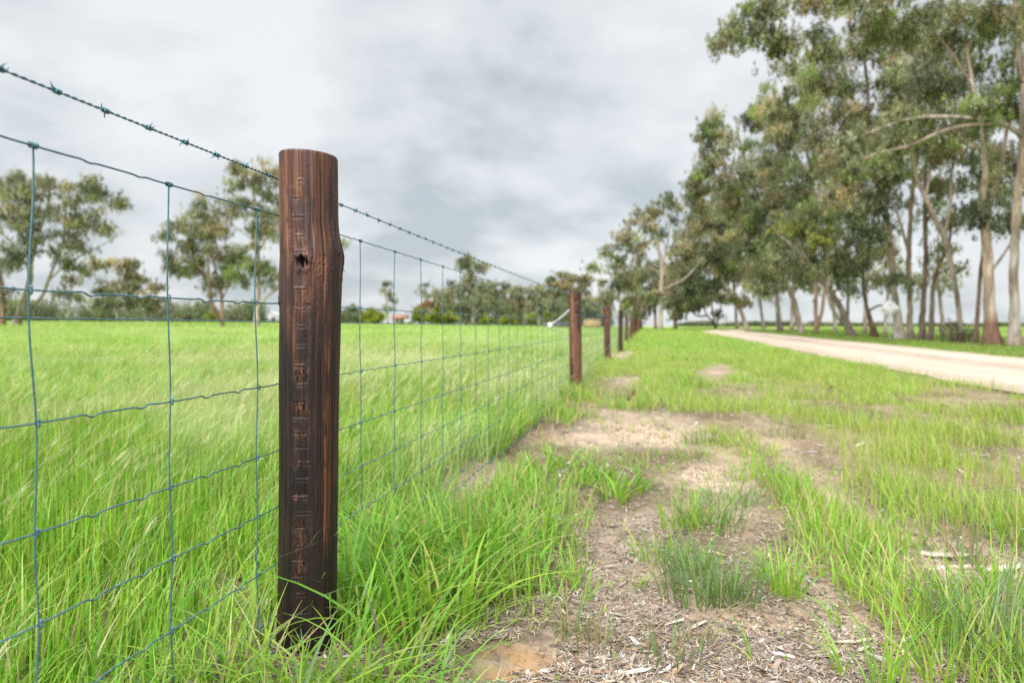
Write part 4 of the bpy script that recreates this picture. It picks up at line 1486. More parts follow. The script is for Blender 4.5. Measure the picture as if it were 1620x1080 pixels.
tree(GUM, 'twin stemmed brown barked gum, straight and dark at its foot', 'gum tree', 55,
     [[(1291, 527, 9), (1290, 495, 8), (1291, 455, 7), (1290, 380, 6), (1284, 280, 5), (1275, 200, 3)], [(1297, 526, 8), (1299, 495, 7), (1303, 450, 6), (1310, 370, 5), (1315, 280, 3)], [(1284, 280, 4), (1250, 230, 3), (1235, 180, 2.5)]],
     [(1272, 232, 50, 42), (1232, 182, 30, 28, 'green'), (1292, 160, 48, 40, 'brown', .85), (1242, 272, 42, 38), (1312, 262, 40, 40), (1300, 320, 40, 35, 'dark'), (1262, 120, 32, 35, None, .8), (1310, 420, 25, 25, 'dark'), (1275, 300, 45, 40), (1255, 180, 40, 40), (1330, 200, 40, 40), (1290, 360, 40, 30)],
     rc=.8, leaf=.20, leaves=LEAFN, bark=np.array([.24, .165, .13]), seed=6, group=RG)
tree(GUM, 'thick pale gum leaning steeply left with bright yellow green foliage over its bend', 'gum tree', 44,
     [[(1352, 533, 16), (1338, 510, 14), (1325, 475, 12), (1310, 455, 11), (1290, 425, 10), (1270, 406, 8), (1245, 385, 6), (1225, 360, 4)], [(1326, 527, 9), (1318, 495, 8), (1308, 470, 8), (1302, 420, 6), (1310, 360, 4)], [(1338, 512, 7), (1346, 470, 6), (1350, 420, 5), (1345, 370, 4)], [(1270, 406, 5), (1275, 360, 4), (1290, 330, 3)]],
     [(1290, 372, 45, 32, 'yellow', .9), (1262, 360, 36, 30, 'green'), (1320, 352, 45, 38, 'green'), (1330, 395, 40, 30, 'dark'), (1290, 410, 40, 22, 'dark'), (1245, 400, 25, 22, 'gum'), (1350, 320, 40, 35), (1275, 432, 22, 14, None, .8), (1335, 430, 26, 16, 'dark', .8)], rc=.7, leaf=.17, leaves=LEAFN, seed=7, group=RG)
tree(GUM, 'leaning dark footed gum just left of the diamond sign', 'gum tree', 41,
     [[(1384, 537, 15), (1380, 515, 11), (1374, 490, 8), (1368, 455, 7), (1360, 410, 5), (1350, 370, 4)], [(1374, 490, 5), (1395, 478, 4), (1405, 485, 3)]],
     [(1352, 425, 32, 32, 'dark'), (1386, 402, 28, 36), (1365, 370, 40, 30, 'dark'), (1340, 455, 18, 18, 'dark', .6), (1392, 440, 14, 18, None, .6)], rc=.65, leaf=.16, leaves=170, bark=GREYB, sock=1.3, seed=8, group=RG)
tree(GUM, 'tall pale smooth gum directly behind the diamond sign', 'gum tree', 37.5,
     [[(1424, 536, 22), (1419, 495, 17), (1415, 460, 15), (1411, 420, 15), (1406, 360, 14), (1402, 325, 13), (1394, 290, 12), (1382, 220, 9), (1372, 150, 7), (1365, 80, 5)],
      [(1402, 325, 8), (1425, 260, 6), (1440, 190, 5)], [(1394, 290, 7), (1350, 240, 5), (1325, 190, 4)], [(1382, 220, 6), (1350, 130, 4), (1335, 70, 3)]],
     [(1352, 252, 58, 46), (1322, 182, 46, 40, 'brown'), (1402, 172, 56, 42), (1370, 95, 58, 42), (1328, 66, 40, 34, 'green', .8), (1422, 262, 40, 34), (1290, 215, 30, 30, None, .8), (1385, 320, 35, 30, 'dark'), (1300, 110, 26, 26, None, .8), (1355, 30, 45, 25, 'brown'), (1400, 380, 20, 25, None, .5), (1330, 300, 45, 40), (1310, 150, 40, 40, 'green', .8), (1370, 210, 45, 40), (1290, 60, 36, 36, None, .7), (1360, 350, 34, 28, 'dark')],
     rc=.62, leaf=.155, leaves=LEAFN, bark=PALE * 1.05, seed=9, group=RG)
tree(GUM, 'grey gum with a straight slender trunk just right of the tall pale gum', 'gum tree', 36,
     [[(1440, 531, 13), (1440, 480, 10), (1437, 400, 10), (1438, 350, 9), (1445, 300, 8), (1450, 220, 6), (1448, 140, 4)], [(1437, 400, 6), (1425, 345, 5), (1415, 315, 3)], [(1445, 300, 5), (1470, 250, 4)]],
     [(1452, 122, 48, 46, 'brown'), (1442, 205, 44, 38), (1462, 285, 26, 28, None, .7), (1420, 60, 45, 40), (1430, 440, 10, 18, None, .35), (1408, 110, 30, 30), (1425, 150, 40, 40), (1400, 240, 36, 34)], rc=.62, leaf=.15, leaves=LEAFN, bark=GREYB * 1.1, seed=10, group=RG)
tree(GUM, 'dark thin upright gum left of the pair of curved stems', 'gum tree', 34.5,
     [[(1458, 537, 14), (1461, 480, 10), (1463, 400, 9), (1464, 330, 8), (1468, 250, 6), (1475, 180, 4)], [(1463, 360, 5), (1480, 320, 4), (1490, 280, 3)]],
     [(1472, 322, 24, 36, 'dark', .7), (1482, 240, 40, 38), (1478, 170, 36, 36), (1500, 285, 24, 24, None, .6)], rc=.6, leaf=.15, leaves=170, bark=np.array([.16, .12, .10]), seed=11, group=RG)
tree(GUM, 'short dark gum with foliage halfway down, leaning right behind the bush', 'gum tree', 33,
     [[(1471, 534, 12), (1474, 490, 9), (1478, 440, 8), (1488, 405, 7), (1498, 375, 5), (1505, 340, 4)], [(1478, 440, 4), (1500, 425, 3), (1515, 420, 2)]],
     [(1490, 392, 22, 22, 'dark', .9), (1502, 338, 30, 26, None, .8), (1512, 425, 14, 10, None, .5)], rc=.5, leaf=.14, leaves=150, bark=np.array([.18, .14, .11]), seed=12, group=RG)
tree(GUM, 'grey gum rising from behind the bush and forking widely', 'gum tree', 30.5,
     [[(1520, 540, 12), (1517, 495, 10), (1512, 455, 10), (1506, 410, 11), (1498, 375, 12), (1482, 345, 10), (1468, 315, 9), (1456, 285, 8), (1448, 250, 6), (1440, 190, 4)],
      [(1500, 378, 7), (1506, 335, 6), (1508, 280, 5), (1515, 210, 4), (1512, 120, 3)], [(1468, 315, 6), (1480, 260, 5), (1488, 190, 4), (1490, 110, 3)]],
     [(1500, 185, 48, 42), (1530, 255, 36, 34, 'dark', .8), (1510, 95, 56, 42), (1455, 215, 30, 28, 'dark', .7), (1480, 40, 45, 40, 'green'), (1470, 150, 40, 36), (1520, 150, 40, 36, 'green'), (1535, 200, 30, 30)], rc=.58, leaf=.145, leaves=LEAFN, bark=np.array([.33, .28, .24]), seed=13, group=RG)
tree(GUM, 'slender reddish stem left of the big forked gum', 'gum tree', 29,
     [[(1543, 540, 9), (1546, 490, 8), (1552, 430, 7.5), (1556, 385, 7), (1560, 330, 6), (1566, 260, 4)]],
     [(1565, 300, 26, 26, 'dark', .7), (1572, 240, 36, 34), (1540, 330, 18, 12, 'dark', .5)], rc=.55, leaf=.14, leaves=160, bark=np.array([.25, .17, .14]), seed=14, group=RG)
tree(GUM, 'big forked gum with rough reddish foot and pale upper limbs', 'gum tree', 27,
     [[(1570, 548, 34), (1569, 520, 27), (1567, 480, 22), (1565, 430, 20), (1562, 390, 19), (1558, 352, 19), (1553, 310, 14), (1550, 280, 12), (1545, 220, 9), (1535, 140, 7), (1525, 60, 5)],
      [(1559, 350, 12), (1568, 315, 10), (1580, 280, 9), (1590, 220, 7), (1600, 140, 6), (1605, 60, 4)], [(1566, 430, 7), (1585, 405, 5), (1600, 375, 4), (1606, 365, 2)], [(1535, 140, 5), (1490, 70, 4), (1440, 35, 3)]],
     [(1560, 62, 58, 54, 'green'), (1602, 125, 46, 54, 'green'), (1522, 30, 58, 38), (1455, 30, 56, 36), (1590, 305, 34, 34, 'dark', .85), (1545, 335, 26, 14, 'dark', .6), (1610, 240, 34, 40), (1570, 180, 40, 40), (1605, 350, 18, 10, 'dark', .6), (1400, 28, 40, 26, 'green', .9), (1612, 20, 50, 40, 'green')],
     rc=.55, leaf=.14, leaves=LEAFN, bark=(PALE + BUFF) * .52, sock=1.1, seed=15, group=RG)
tree(GUM, 'tall pale trunk at the right edge with long buff limbs reaching over the road', 'gum tree', 25.8,
     [[(1606, 548, 26), (1605, 500, 19), (1606, 440, 17), (1608, 380, 17), (1612, 300, 16), (1615, 220, 15), (1616, 140, 13), (1616, 40, 12), (1612, -60, 9)],
      [(1615, 225, 12), (1598, 205, 10), (1575, 194, 10), (1545, 192, 9), (1510, 188, 8.5), (1460, 187, 7.5), (1420, 193, 6), (1385, 207, 5), (1345, 222, 4)],
      [(1575, 196, 7), (1540, 202, 7), (1500, 206, 6.5), (1455, 222, 6), (1430, 238, 6), (1390, 243, 5.5), (1360, 252, 4), (1335, 272, 3)],
      [(1612, -40, 9), (1540, -60, 8), (1420, -50, 6), (1300, -22, 5), (1235, 8, 3.5), (1190, 35, 2.5)], [(1616, 60, 8), (1660, -20, 6), (1700, -60, 4)], [(1575, 194, 5), (1555, 160, 4), (1545, 120, 3)]],
     [(1180, 22, 26, 20, None, .55), (1166, 58, 18, 18, None, .5), (1228, 14, 26, 20, None, .6), (1235, 62, 12, 14, None, .5), (1205, 50, 10, 14, None, .4), (1290, 8, 40, 22, 'green', .8), (1350, -10, 40, 25), (1620, 0, 50, 46, 'green', .8), (1650, 180, 40, 60), (1320, 240, 26, 20, None, .6),
      (1345, 285, 20, 16, None, .5), (1240, 98, 12, 28, None, .5), (1430, -20, 50, 25), (1460, 175, 40, 14, None, .8), (1540, 178, 34, 14), (1400, 215, 34, 16), (1480, 225, 34, 14, None, .7), (1380, 262, 26, 12, None, .7)],
     rc=.5, leaf=.14, leaves=LEAFN, bark=PALE * .95, seed=16, group=RG)
# thinner gums standing behind the front row
for k_, (px_b, l_b, top_b, lean_b, lab_b, pl_b) in enumerate([
        (1208, 17.5, 385, -14, 'slim gum behind the row, between the white leaning gum and the pale upright trunk', 'gum'),
        (1252, 17.0, 395, 4, 'slim dark gum behind the row, between the pale upright trunk and the low forked gum', 'dark'),
        (1322, 17.5, 380, -10, 'thin pale gum behind the row, right of the twin stemmed brown gum', 'grey'),
        (1368, 17.0, 390, 6, 'thin pale gum behind the row, left of the leaning dark footed gum', 'gum'),
        (1400, 18.0, 400, 10, 'thin grey gum behind the row, just left of the sign pole', 'grey'),
        (1492, 17.0, 360, -8, 'thin pale gum behind the row, just left of the wiry bush', 'grey')]):
    Yb = row_y(px_b, l_b)
    s_ = min(1.0, 60.0 / Yb + .25)
    tree(GUM, lab_b, 'gum tree', Yb, [[(px_b, 528, 8 * s_), (px_b + lean_b * .2, 495, 7 * s_), (px_b + lean_b * .6, 450, 6 * s_), (px_b + lean_b, 410, 4.5 * s_), (px_b + lean_b * 1.2, top_b, 3 * s_)], [(px_b + lean_b * .4, 470, 4 * s_), (px_b + lean_b * .4 + 14, 445, 3 * s_), (px_b + lean_b * .4 + 18, 425, 2 * s_)]],
         [(px_b + lean_b, 415, 24, 22, None, .7), (px_b + lean_b + 16, 442, 14, 10, None, .5), (px_b + lean_b - 18, 438, 15, 11, None, .5)], pal=pl_b, rc=.8, leaf=.20, leaves=150, seed=110 + k_, group=RG, bark=PALE * (.75 + .08 * (k_ % 3)))
# fillers just beyond the right edge of the frame keep the row going
tree(GUM, 'gum partly outside the right edge, only its leaves hanging into the picture', 'gum tree', 24,
     [[(1672, 560, 26), (1668, 450, 20), (1670, 300, 16), (1665, 150, 10), (1660, 20, 6)]], [(1660, 100, 60, 60), (1640, 300, 34, 40, 'dark', .7), (1665, -20, 60, 60), (1625, 60, 30, 40, 'green', .7)], rc=.55, leaf=.14, leaves=150, bark=PALE, seed=17, group=RG)

# --- along the fence, far
FG = 'gum trees along the far fence line'
tree(GUM, 'white trunked gum with a bare limb reaching right, at the far end of the verge', 'gum tree', 84,
     [[(1045, 523, 10), (1046, 490, 9), (1046, 455, 10), (1047, 425, 9), (1042, 398, 7), (1036, 372, 5), (1030, 350, 3)], [(1049, 457, 5), (1065, 450, 5), (1082, 443, 4.5), (1092, 430, 4), (1101, 420, 3), (1112, 408, 3)],
      [(1045, 433, 4), (1036, 426, 3), (1025, 416, 3)], [(1047, 425, 4), (1053, 408, 3), (1058, 380, 3), (1062, 340, 2)], [(1036, 372, 3), (1010, 350, 2.5), (990, 350, 2)]],
     [(1010, 341, 22, 14, 'brown', .9), (1046, 330, 26, 15, 'brown'), (1062, 317, 14, 9, 'gum'), (985, 378, 17, 16, 'brown'), (958, 400, 13, 9, None, .8), (945, 425, 11, 7, None, .7), (1044, 370, 17, 10, 'dark'), (1007, 376, 15, 12, None, .8), (1087, 348, 19, 12, None, .8),
      (1028, 357, 14, 9, 'brown'), (1013, 394, 16, 12), (1075, 405, 28, 26, 'brown'), (970, 420, 22, 14, None, .8), (1000, 425, 22, 16, None, .8), (1090, 380, 16, 12, None, .6), (1048, 470, 24, 10, 'dark'), (1030, 463, 18, 6, 'brown')],
     rc=.75, leaf=.25, leaves=130, flat=.65, seed=21, group=FG)
tree(GUM, 'olive gum close behind the fence posts, left of the white trunked gum', 'gum tree', 96,
     [[(983, 520, 4), (982, 490, 4), (980, 465, 3), (976, 440, 3)], [(972, 519, 4), (974, 495, 3), (968, 465, 2)]],
     [(975, 450, 30, 24), (962, 470, 22, 16), (998, 478, 18, 14), (955, 480, 12, 10, None, .7), (990, 452, 22, 20)], rc=.9, leaf=.30, leaves=150, bark=PALE, seed=22, group=FG)
tree(GUM, 'dense dark green gum mass behind the white trunk', 'gum tree', 108,
     [[(1037, 522, 6), (1037, 490, 6), (1035, 460, 4), (1030, 420, 3)]], [(1020, 445, 38, 24), (1030, 425, 32, 26, 'grey'), (1044, 478, 36, 16, 'dark'), (1018, 485, 24, 16), (1068, 470, 30, 20, 'dark'), (1055, 440, 28, 28, 'grey')], rc=1.0, leaf=.34, leaves=170, bark=np.array([.20, .12, .09]), seed=23, group=FG)
tree(GUM, 'brown footed gum right of the white trunk near the road end', 'gum tree', 102,
     [[(1068, 521, 8), (1068, 500, 7), (1070, 470, 5), (1078, 430, 4), (1085, 400, 3)]], [(1085, 430, 34, 32), (1075, 470, 36, 26), (1100, 470, 30, 28, 'dark'), (1080, 495, 24, 14, 'dark'), (1100, 395, 24, 28)], rc=1.0, leaf=.33, leaves=170, bark=np.array([.22, .12, .085]), seed=24, group=FG)
tree(GUM, 'thin grey gum at the very end of the fence, nearest the posts', 'gum tree', 125,
     [[(1008, 520, 4), (1006, 495, 4), (1003, 470, 3)]], [(1003, 472, 24, 18), (1012, 495, 16, 12, 'dark'), (985, 492, 14, 10, 'grey')], rc=1.1, leaf=.38, leaves=150, bark=GREYB, seed=25, group=FG)

# --- paddock trees on the left
tree(GUM, 'large spreading gum at the left edge with two leaning white trunks', 'gum tree', 62,
     [[(25, 510, 18), (36, 480, 14), (45, 455, 12), (48, 420, 10), (40, 380, 8), (20, 345, 6), (0, 320, 4)], [(63, 509, 8), (66, 470, 7), (70, 440, 6), (82, 415, 5), (92, 385, 5), (98, 350, 4), (95, 310, 3)], [(48, 425, 7), (55, 390, 6), (70, 350, 5), (80, 310, 4), (85, 280, 3)],
      [(70, 440, 5), (85, 425, 4), (105, 410, 4), (125, 398, 3), (150, 388, 2), (178, 372, 1.5)], [(46, 430, 5), (20, 385, 4), (-5, 365, 4), (-30, 345, 3)], [(92, 385, 4), (115, 365, 3), (135, 340, 2.5)]],
     [(80, 305, 52, 30), (140, 310, 40, 30), (110, 350, 46, 30), (50, 340, 40, 32), (10, 330, 40, 36), (155, 355, 20, 16, None, .8), (175, 318, 18, 14, None, .8), (60, 385, 32, 26, 'dark'), (125, 385, 20, 16, None, .8), (0, 285, 20, 16, None, .5), (145, 285, 16, 16), (115, 422, 10, 9, 'dark'), (100, 395, 14, 16, 'dark', .8), (30, 300, 25, 22, None, .8)],
     rc=.72, leaf=.19, leaves=150, dens=2.0, bark=PALE, seed=31, pal='grey', bare=7)
tree(GUM, 'dark bushy gum with reddish trunk at the far left edge', 'gum tree', 60,
     [[(3, 512, 12), (6, 480, 10), (4, 450, 8), (-5, 420, 6), (-15, 390, 4)]], [(10, 425, 32, 30, 'dark'), (-15, 390, 36, 34, 'dark'), (28, 400, 24, 24, 'dark'), (12, 460, 26, 18, 'dark'), (-30, 440, 30, 30, 'dark')], rc=.75, leaf=.19, leaves=160, bark=np.array([.30, .18, .12]), seed=32)
tree(GUM, 'brown stemmed gum, left of the pair of tall paddock gums near the big post', 'gum tree', 70,
     [[(352, 511, 9), (352, 485, 8), (350, 465, 7), (345, 440, 5), (335, 400, 4), (325, 360, 3)], [(337, 510, 9), (338, 480, 7), (342, 440, 5), (338, 400, 4)], [(350, 465, 4), (335, 440, 4), (310, 415, 3), (295, 395, 2)], [(352, 470, 3), (362, 455, 3), (370, 440, 2)]],
     [(330, 340, 30, 20, 'brown'), (300, 360, 30, 22), (318, 315, 12, 12), (270, 355, 16, 14), (352, 362, 26, 18, 'brown'), (290, 395, 24, 20), (340, 395, 30, 22, 'brown'), (310, 430, 26, 18), (335, 455, 20, 12, 'grey'), (268, 418, 8, 10), (370, 400, 20, 18, 'grey'), (285, 430, 14, 14, None, .7), (262, 372, 10, 8, None, .7), (315, 375, 34, 24), (355, 330, 22, 16), (300, 415, 24, 18), (360, 420, 18, 16), (345, 440, 22, 14, 'grey')],
     rc=.68, leaf=.19, leaves=125, bark=np.array([.30, .21, .16]), seed=33, flat=.8, dens=2.1)
tree(GUM, 'tallest white trunked paddock gum, half hidden by the big post', 'gum tree', 68,
     [[(406, 512, 13), (407, 480, 9), (408, 440, 8), (408, 390, 7), (405, 340, 6), (400, 300, 4), (398, 270, 3)], [(409, 480, 5), (425, 465, 5), (440, 455, 4), (465, 440, 4), (490, 420, 3)], [(408, 400, 5), (425, 370, 4), (440, 345, 3)], [(408, 385, 4), (385, 370, 3), (370, 355, 2)]],
     [(400, 280, 32, 22, 'brown'), (372, 290, 16, 16), (435, 270, 26, 18, 'brown'), (425, 310, 30, 20), (385, 320, 24, 16), (430, 365, 24, 20), (400, 360, 20, 14, None, .8), (385, 400, 22, 18, 'green'), (375, 435, 26, 18, 'green'), (425, 420, 22, 18), (470, 300, 40, 30), (490, 360, 40, 30), (525, 390, 22, 20), (500, 330, 36, 30), (430, 445, 16, 12), (470, 420, 26, 24), (410, 335, 26, 20), (440, 340, 22, 18), (395, 420, 20, 16, 'green'), (375, 262, 14, 12, None, .8)],
     rc=.66, leaf=.185, leaves=130, bark=PALE * 1.08, seed=34, flat=.8, dens=2.0)

# --- the distant line of trees
BG = 'distant gum trees at the back of the paddock'
tree(GUM, 'distant pale leaning gum right of the large left hand gum', 'gum tree', 125,
     [[(105, 510, 4), (110, 485, 3.5), (114, 460, 3), (113, 440, 2)]], [(113, 445, 18, 14, 'grey'), (100, 465, 18, 12, 'grey'), (122, 470, 16, 12)], rc=1.0, leaf=.36, leaves=120, seed=41, group=BG)
tree(GUM, 'distant round topped olive gum with lobed crown midway between the paddock gums', 'gum tree', 120,
     [[(187, 510, 5), (186, 490, 4), (178, 460, 3), (165, 440, 2)], [(186, 490, 3), (195, 455, 3), (205, 425, 2)]],
     [(150, 420, 12, 8, 'brown'), (172, 416, 8, 6, 'brown'), (195, 420, 16, 9, 'brown'), (212, 415, 10, 8, 'brown'), (190, 450, 34, 16, 'brown'), (215, 445, 24, 14, 'brown'), (200, 475, 45, 18), (165, 480, 22, 14), (240, 455, 18, 10, 'brown'), (245, 475, 24, 14), (132, 428, 5, 4), (155, 460, 8, 4)],
     rc=.95, leaf=.34, leaves=130, seed=42, group=BG, flat=.7, dens=1.9)
for k, (px, Y, top, w, lab, pl) in enumerate([
        (612, 175, 442, 11, 'tall narrow distant gum with sparse tufts, nearest the big post', 'grey'), (673, 178, 444, 9, 'narrow distant gum poking up behind the rust coloured tree', 'grey'),
        (700, 170, 452, 16, 'distant olive gum just left of the tallest distant gum', 'gum'), (772, 165, 442, 24, 'distant dense gum just right of the tallest distant gum', 'gum'),
        (800, 168, 444, 22, 'distant straight gum, third right of the tallest distant gum', 'brown'), (828, 172, 448, 20, 'distant gum with thin stems left of the dark fence panel', 'brown'),
        (852, 165, 446, 18, 'distant gum above the left end of the dark fence panel', 'grey'), (878, 170, 450, 20, 'distant gum above the middle of the dark fence panel', 'gum'),
        (938, 150, 468, 16, 'low distant gum above the small tan shed', 'grey'), (560, 190, 478, 16, 'low distant dark trees seen just right of the big post', 'dark')]):
    b = 511
    h = b - top
    sk = [[(px + rng.normal(0, 2), b, 3.2), (px, b - .35 * h, 2.8), (px + rng.normal(0, 2), b - .65 * h, 2.2), (px + rng.normal(0, 3), b - .9 * h, 1.5)], [(px + 1, b - .4 * h, 2), (px + w * .5, b - .7 * h, 1.4)]]
    if k not in (0, 1, 9):
        sk.append([(px - 5, b, 2.2), (px - 6, b - .4 * h, 1.8), (px - 8, b - .7 * h, 1.3)])
    if k in (0, 1):
        bl = [(px, top + 6, w * .6, 7), (px - w * .6, top + 16, w * .5, 7), (px + 5, top + 24, w * .7, 9), (px + w, top + 34, w * .5, 8, None, .7), (px, top + 44, w * .9, 9)]
    else:
        bl = [(px, top + 9, w * .7, 9), (px - w * .5, top + 20, w * .7, 10), (px + w * .5, top + 18, w * .6, 10), (px, top + .48 * h, w, 9), (px + rng.normal(0, 4), top + .66 * h, w * .9, 8, 'dark' if k % 3 == 0 else None, .8)]
    tree(GUM, lab, 'gum tree', Y, sk, bl, pal=pl, rc=1.1, leaf=.44, leaves=110, seed=50 + k, group=BG, flat=.75)
tree(GUM, 'tallest distant gum with forked pale trunk above the row of round shrubs', 'gum tree', 130,
     [[(748, 514, 5), (749, 490, 4.5), (748, 460, 4), (745, 440, 3), (742, 420, 2)], [(750, 500, 3.5), (758, 488, 3), (768, 478, 2.5), (776, 470, 2)], [(748, 465, 2), (735, 450, 2)]],
     [(745, 415, 14, 9), (735, 422, 10, 7), (760, 420, 9, 7), (745, 440, 20, 12), (728, 460, 22, 16), (762, 455, 22, 18), (740, 475, 30, 14, 'grey'), (705, 470, 16, 14, 'grey'), (715, 485, 20, 10, 'dark'), (775, 480, 20, 12)],
     rc=.95, leaf=.34, leaves=130, seed=62, group=BG)
tree(GUM, 'broad domed distant gum standing above the post with the white bracket', 'gum tree', 140,
     [[(905, 514, 4), (905, 490, 4), (903, 465, 3), (900, 450, 2)], [(905, 485, 3), (915, 465, 2), (922, 450, 2)]],
     [(905, 438, 22, 10, 'brown'), (888, 446, 16, 9, 'brown'), (922, 446, 18, 10, 'brown'), (905, 455, 30, 10, 'brown'), (880, 462, 14, 10), (915, 472, 26, 10), (895, 482, 24, 12, 'grey'), (872, 445, 6, 5)],
     rc=.95, leaf=.36, leaves=130, seed=63, group=BG, flat=.7, dens=1.8)
tree('rust_tree', 'rust brown leafed tree behind the yellow green shrubs', 'tree', 168, [[(680, 512, 4), (680, 490, 3), (682, 480, 2)]], [(680, 482, 18, 9, 'rust'), (668, 488, 12, 7, 'rust'), (694, 488, 12, 7, 'rust')], rc=1.0, leaf=.4, leaves=110, seed=64)
# round yellow green garden shrubs
SB = 'round yellow green shrubs along the back of the paddock'
shr = [(592, 157, 18, 15, 'biggest round yellow green shrub, standing alone between the big post and the cottage'), (665, 160, 17, 14, 'round yellow green shrub just right of the cottage'), (690, 158, 18, 14, 'broad round shrub, second right of the cottage'),
       (712, 161, 14, 11, 'low yellow green shrub just left of the forked pale trunk'), (770, 160, 11, 9, 'small round shrub just right of the forked pale trunk'), (797, 160, 9, 9, 'small round shrub, second right of the forked pale trunk'), (817, 162, 9, 8, 'dull small round shrub between two brighter shrubs'),
       (841, 158, 10, 10, 'bright round shrub left of the white insulator'), (865, 158, 9, 10, 'tall bright shrub above the white insulator'), (887, 160, 12, 9, 'broad bright shrub between the insulator and its post')]
for k, (px, Y, rx, ry, lab) in enumerate(shr):
    cy = 512 - ry
    tree('round_shrub', lab, 'shrub', Y, [[(px, 513, 3), (px, 512 - ry, 2.5), (px + 1, 512 - ry * 1.4, 1)]], [(px, cy, rx, ry * 1.05), (px - rx * .3, cy + ry * .3, rx * .8, ry * .7), (px + rx * .3, cy + ry * .35, rx * .8, ry * .7)],
         pal='bush', rc=.75, leaf=.26, leaves=170, seed=70 + k, group=SB, bark=GREYB, mat=M_BUSH, dens=2.2)
for k, (px, Y, rx, ry, lab, pl) in enumerate([(332, 150, 10, 11, 'bright green shrub between the two trunks of the paddock gums', 'bush'), (371, 150, 12, 9, 'pale round shrub right of the brown stemmed gum', 'scrub'), (296, 155, 9, 8, 'pale grey green shrub left of the brown stemmed gum', 'scrub'),
                                              (553, 165, 16, 9, 'dark low hedge like shrub just right of the big post', 'dark')]):
    tree('round_shrub', lab, 'shrub', Y, [[(px, 511, 3), (px, 510 - ry, 2.5), (px + 1, 510 - ry * 1.4, 1)]], [(px, 510 - ry, rx, ry)], pal=pl, rc=.75, leaf=.26, leaves=150, seed=90 + k, bark=GREYB, mat=M_BUSH, dens=2.2, group=SB)
# scrubby bush under the right row
tree('wiry_bush', 'low wiry brown green bush under the gums, left of the big forked gum', 'bush', 30,
     [[(1512, 546, 4), (1510, 530, 3), (1503, 515, 2), (1498, 500, 1)], [(1514, 544, 3), (1520, 525, 2), (1526, 505, 1)], [(1516, 546, 3), (1535, 530, 2), (1546, 512, 1)], [(1510, 545, 3), (1494, 530, 2), (1484, 515, 1)]],
     [(1512, 518, 26, 16, 'scrub'), (1495, 528, 18, 12, 'scrub'), (1535, 528, 20, 12, 'scrub'), (1515, 535, 30, 10, 'scrub')], rc=.34, leaf=.075, leaves=120, seed=95, bark=GREYB * .7, mat=M_BUSH, dens=1.6, flat=.9)


# the far wood that closes the view
def woods():
    R = np.random.default_rng(12)
    V, C = [], []
    segs = [(-60, 430, 185, 40, DARK * 1.2, 70), (430, 600, 230, 26, DARK, 30), (690, 965, 215, 62, GREY * .8, 90), (1075, 1300, 420, 9, DARK, 40), (1300, 1720, 420, 7, DARK, 60)]
    for x0, x1, Y, hp, colr, ncl in segs:
        m = Y / FPX
        n = 420 * ncl
        cxs = R.uniform(x0, x1, ncl)
        ch = hp * R.uniform(.45, 1.0, ncl)
        ids = R.integers(0, ncl, n)
        wpx = (x1 - x0) / ncl * 1.6
        px = cxs[ids] + R.normal(0, .6, n) * wpx
        fx = (px - cxs[ids]) / (wpx * 1.6)
        hh = ch[ids] * (1 - np.clip(fx ** 2, 0, .9)) * R.random(n) ** .7
        x = (px - 810) * m
        y = Y + R.uniform(-4, 6, n)
        z = ground(x, y) + hh * m
        L = .5 * Y / 180 * R.uniform(.6, 1.4, n)
        d = R.normal(0, 1, (n, 3))
        d /= np.linalg.norm(d, axis=1, keepdims=True)
        s = np.cross(d, R.normal(0, 1, (n, 3)))
        s /= np.linalg.norm(s, axis=1, keepdims=True)
        p = np.stack([x, y, z], -1)
        q = np.stack([p - d * L[:, None] * .6, p + s * L[:, None] * .3, p + d * L[:, None] * .6, p - s * L[:, None] * .3], 1)
        V.append(q.reshape(-1, 3))
        cc = np.where(R.random((ncl, 1)) < .5, colr * 1.2, GREY * .9) * R.uniform(.7, 1.25, (ncl, 1))
        C.append(np.repeat(cc[ids] * R.uniform(.8, 1.2, (n, 1)), 4, 0))
    V = np.concatenate(V)
    link('far_woods', mesh_np('far_woods', V, np.arange(len(V)).reshape(-1, 4), np.concatenate(C), smooth=False), M_LEAF, kind='stuff', label='low dark far woodland closing the paddock and the fields')


woods()

# ------------------------------------------------------------------ BUILDINGS far off
M_CREAM = plain_mat('cream_render', (.34, .29, .23), .8)
M_ROOF = plain_mat('red_tiles', (.34, .15, .10), .8, scale=3)
M_SHED = plain_mat('white_sheet', (.43, .45, .47), .5)
M_DARKW = plain_mat('dark_opening', (.06, .05, .05), .6)
M_TAN = plain_mat('tan_timber', (.52, .36, .20), .8, scale=4)
M_GREYR = plain_mat('grey_sheet', (.33, .33, .36), .5)


def place(px, Y):
    x = P(px, 515, Y)[0]
    return x, Y, float(ground(x, Y))


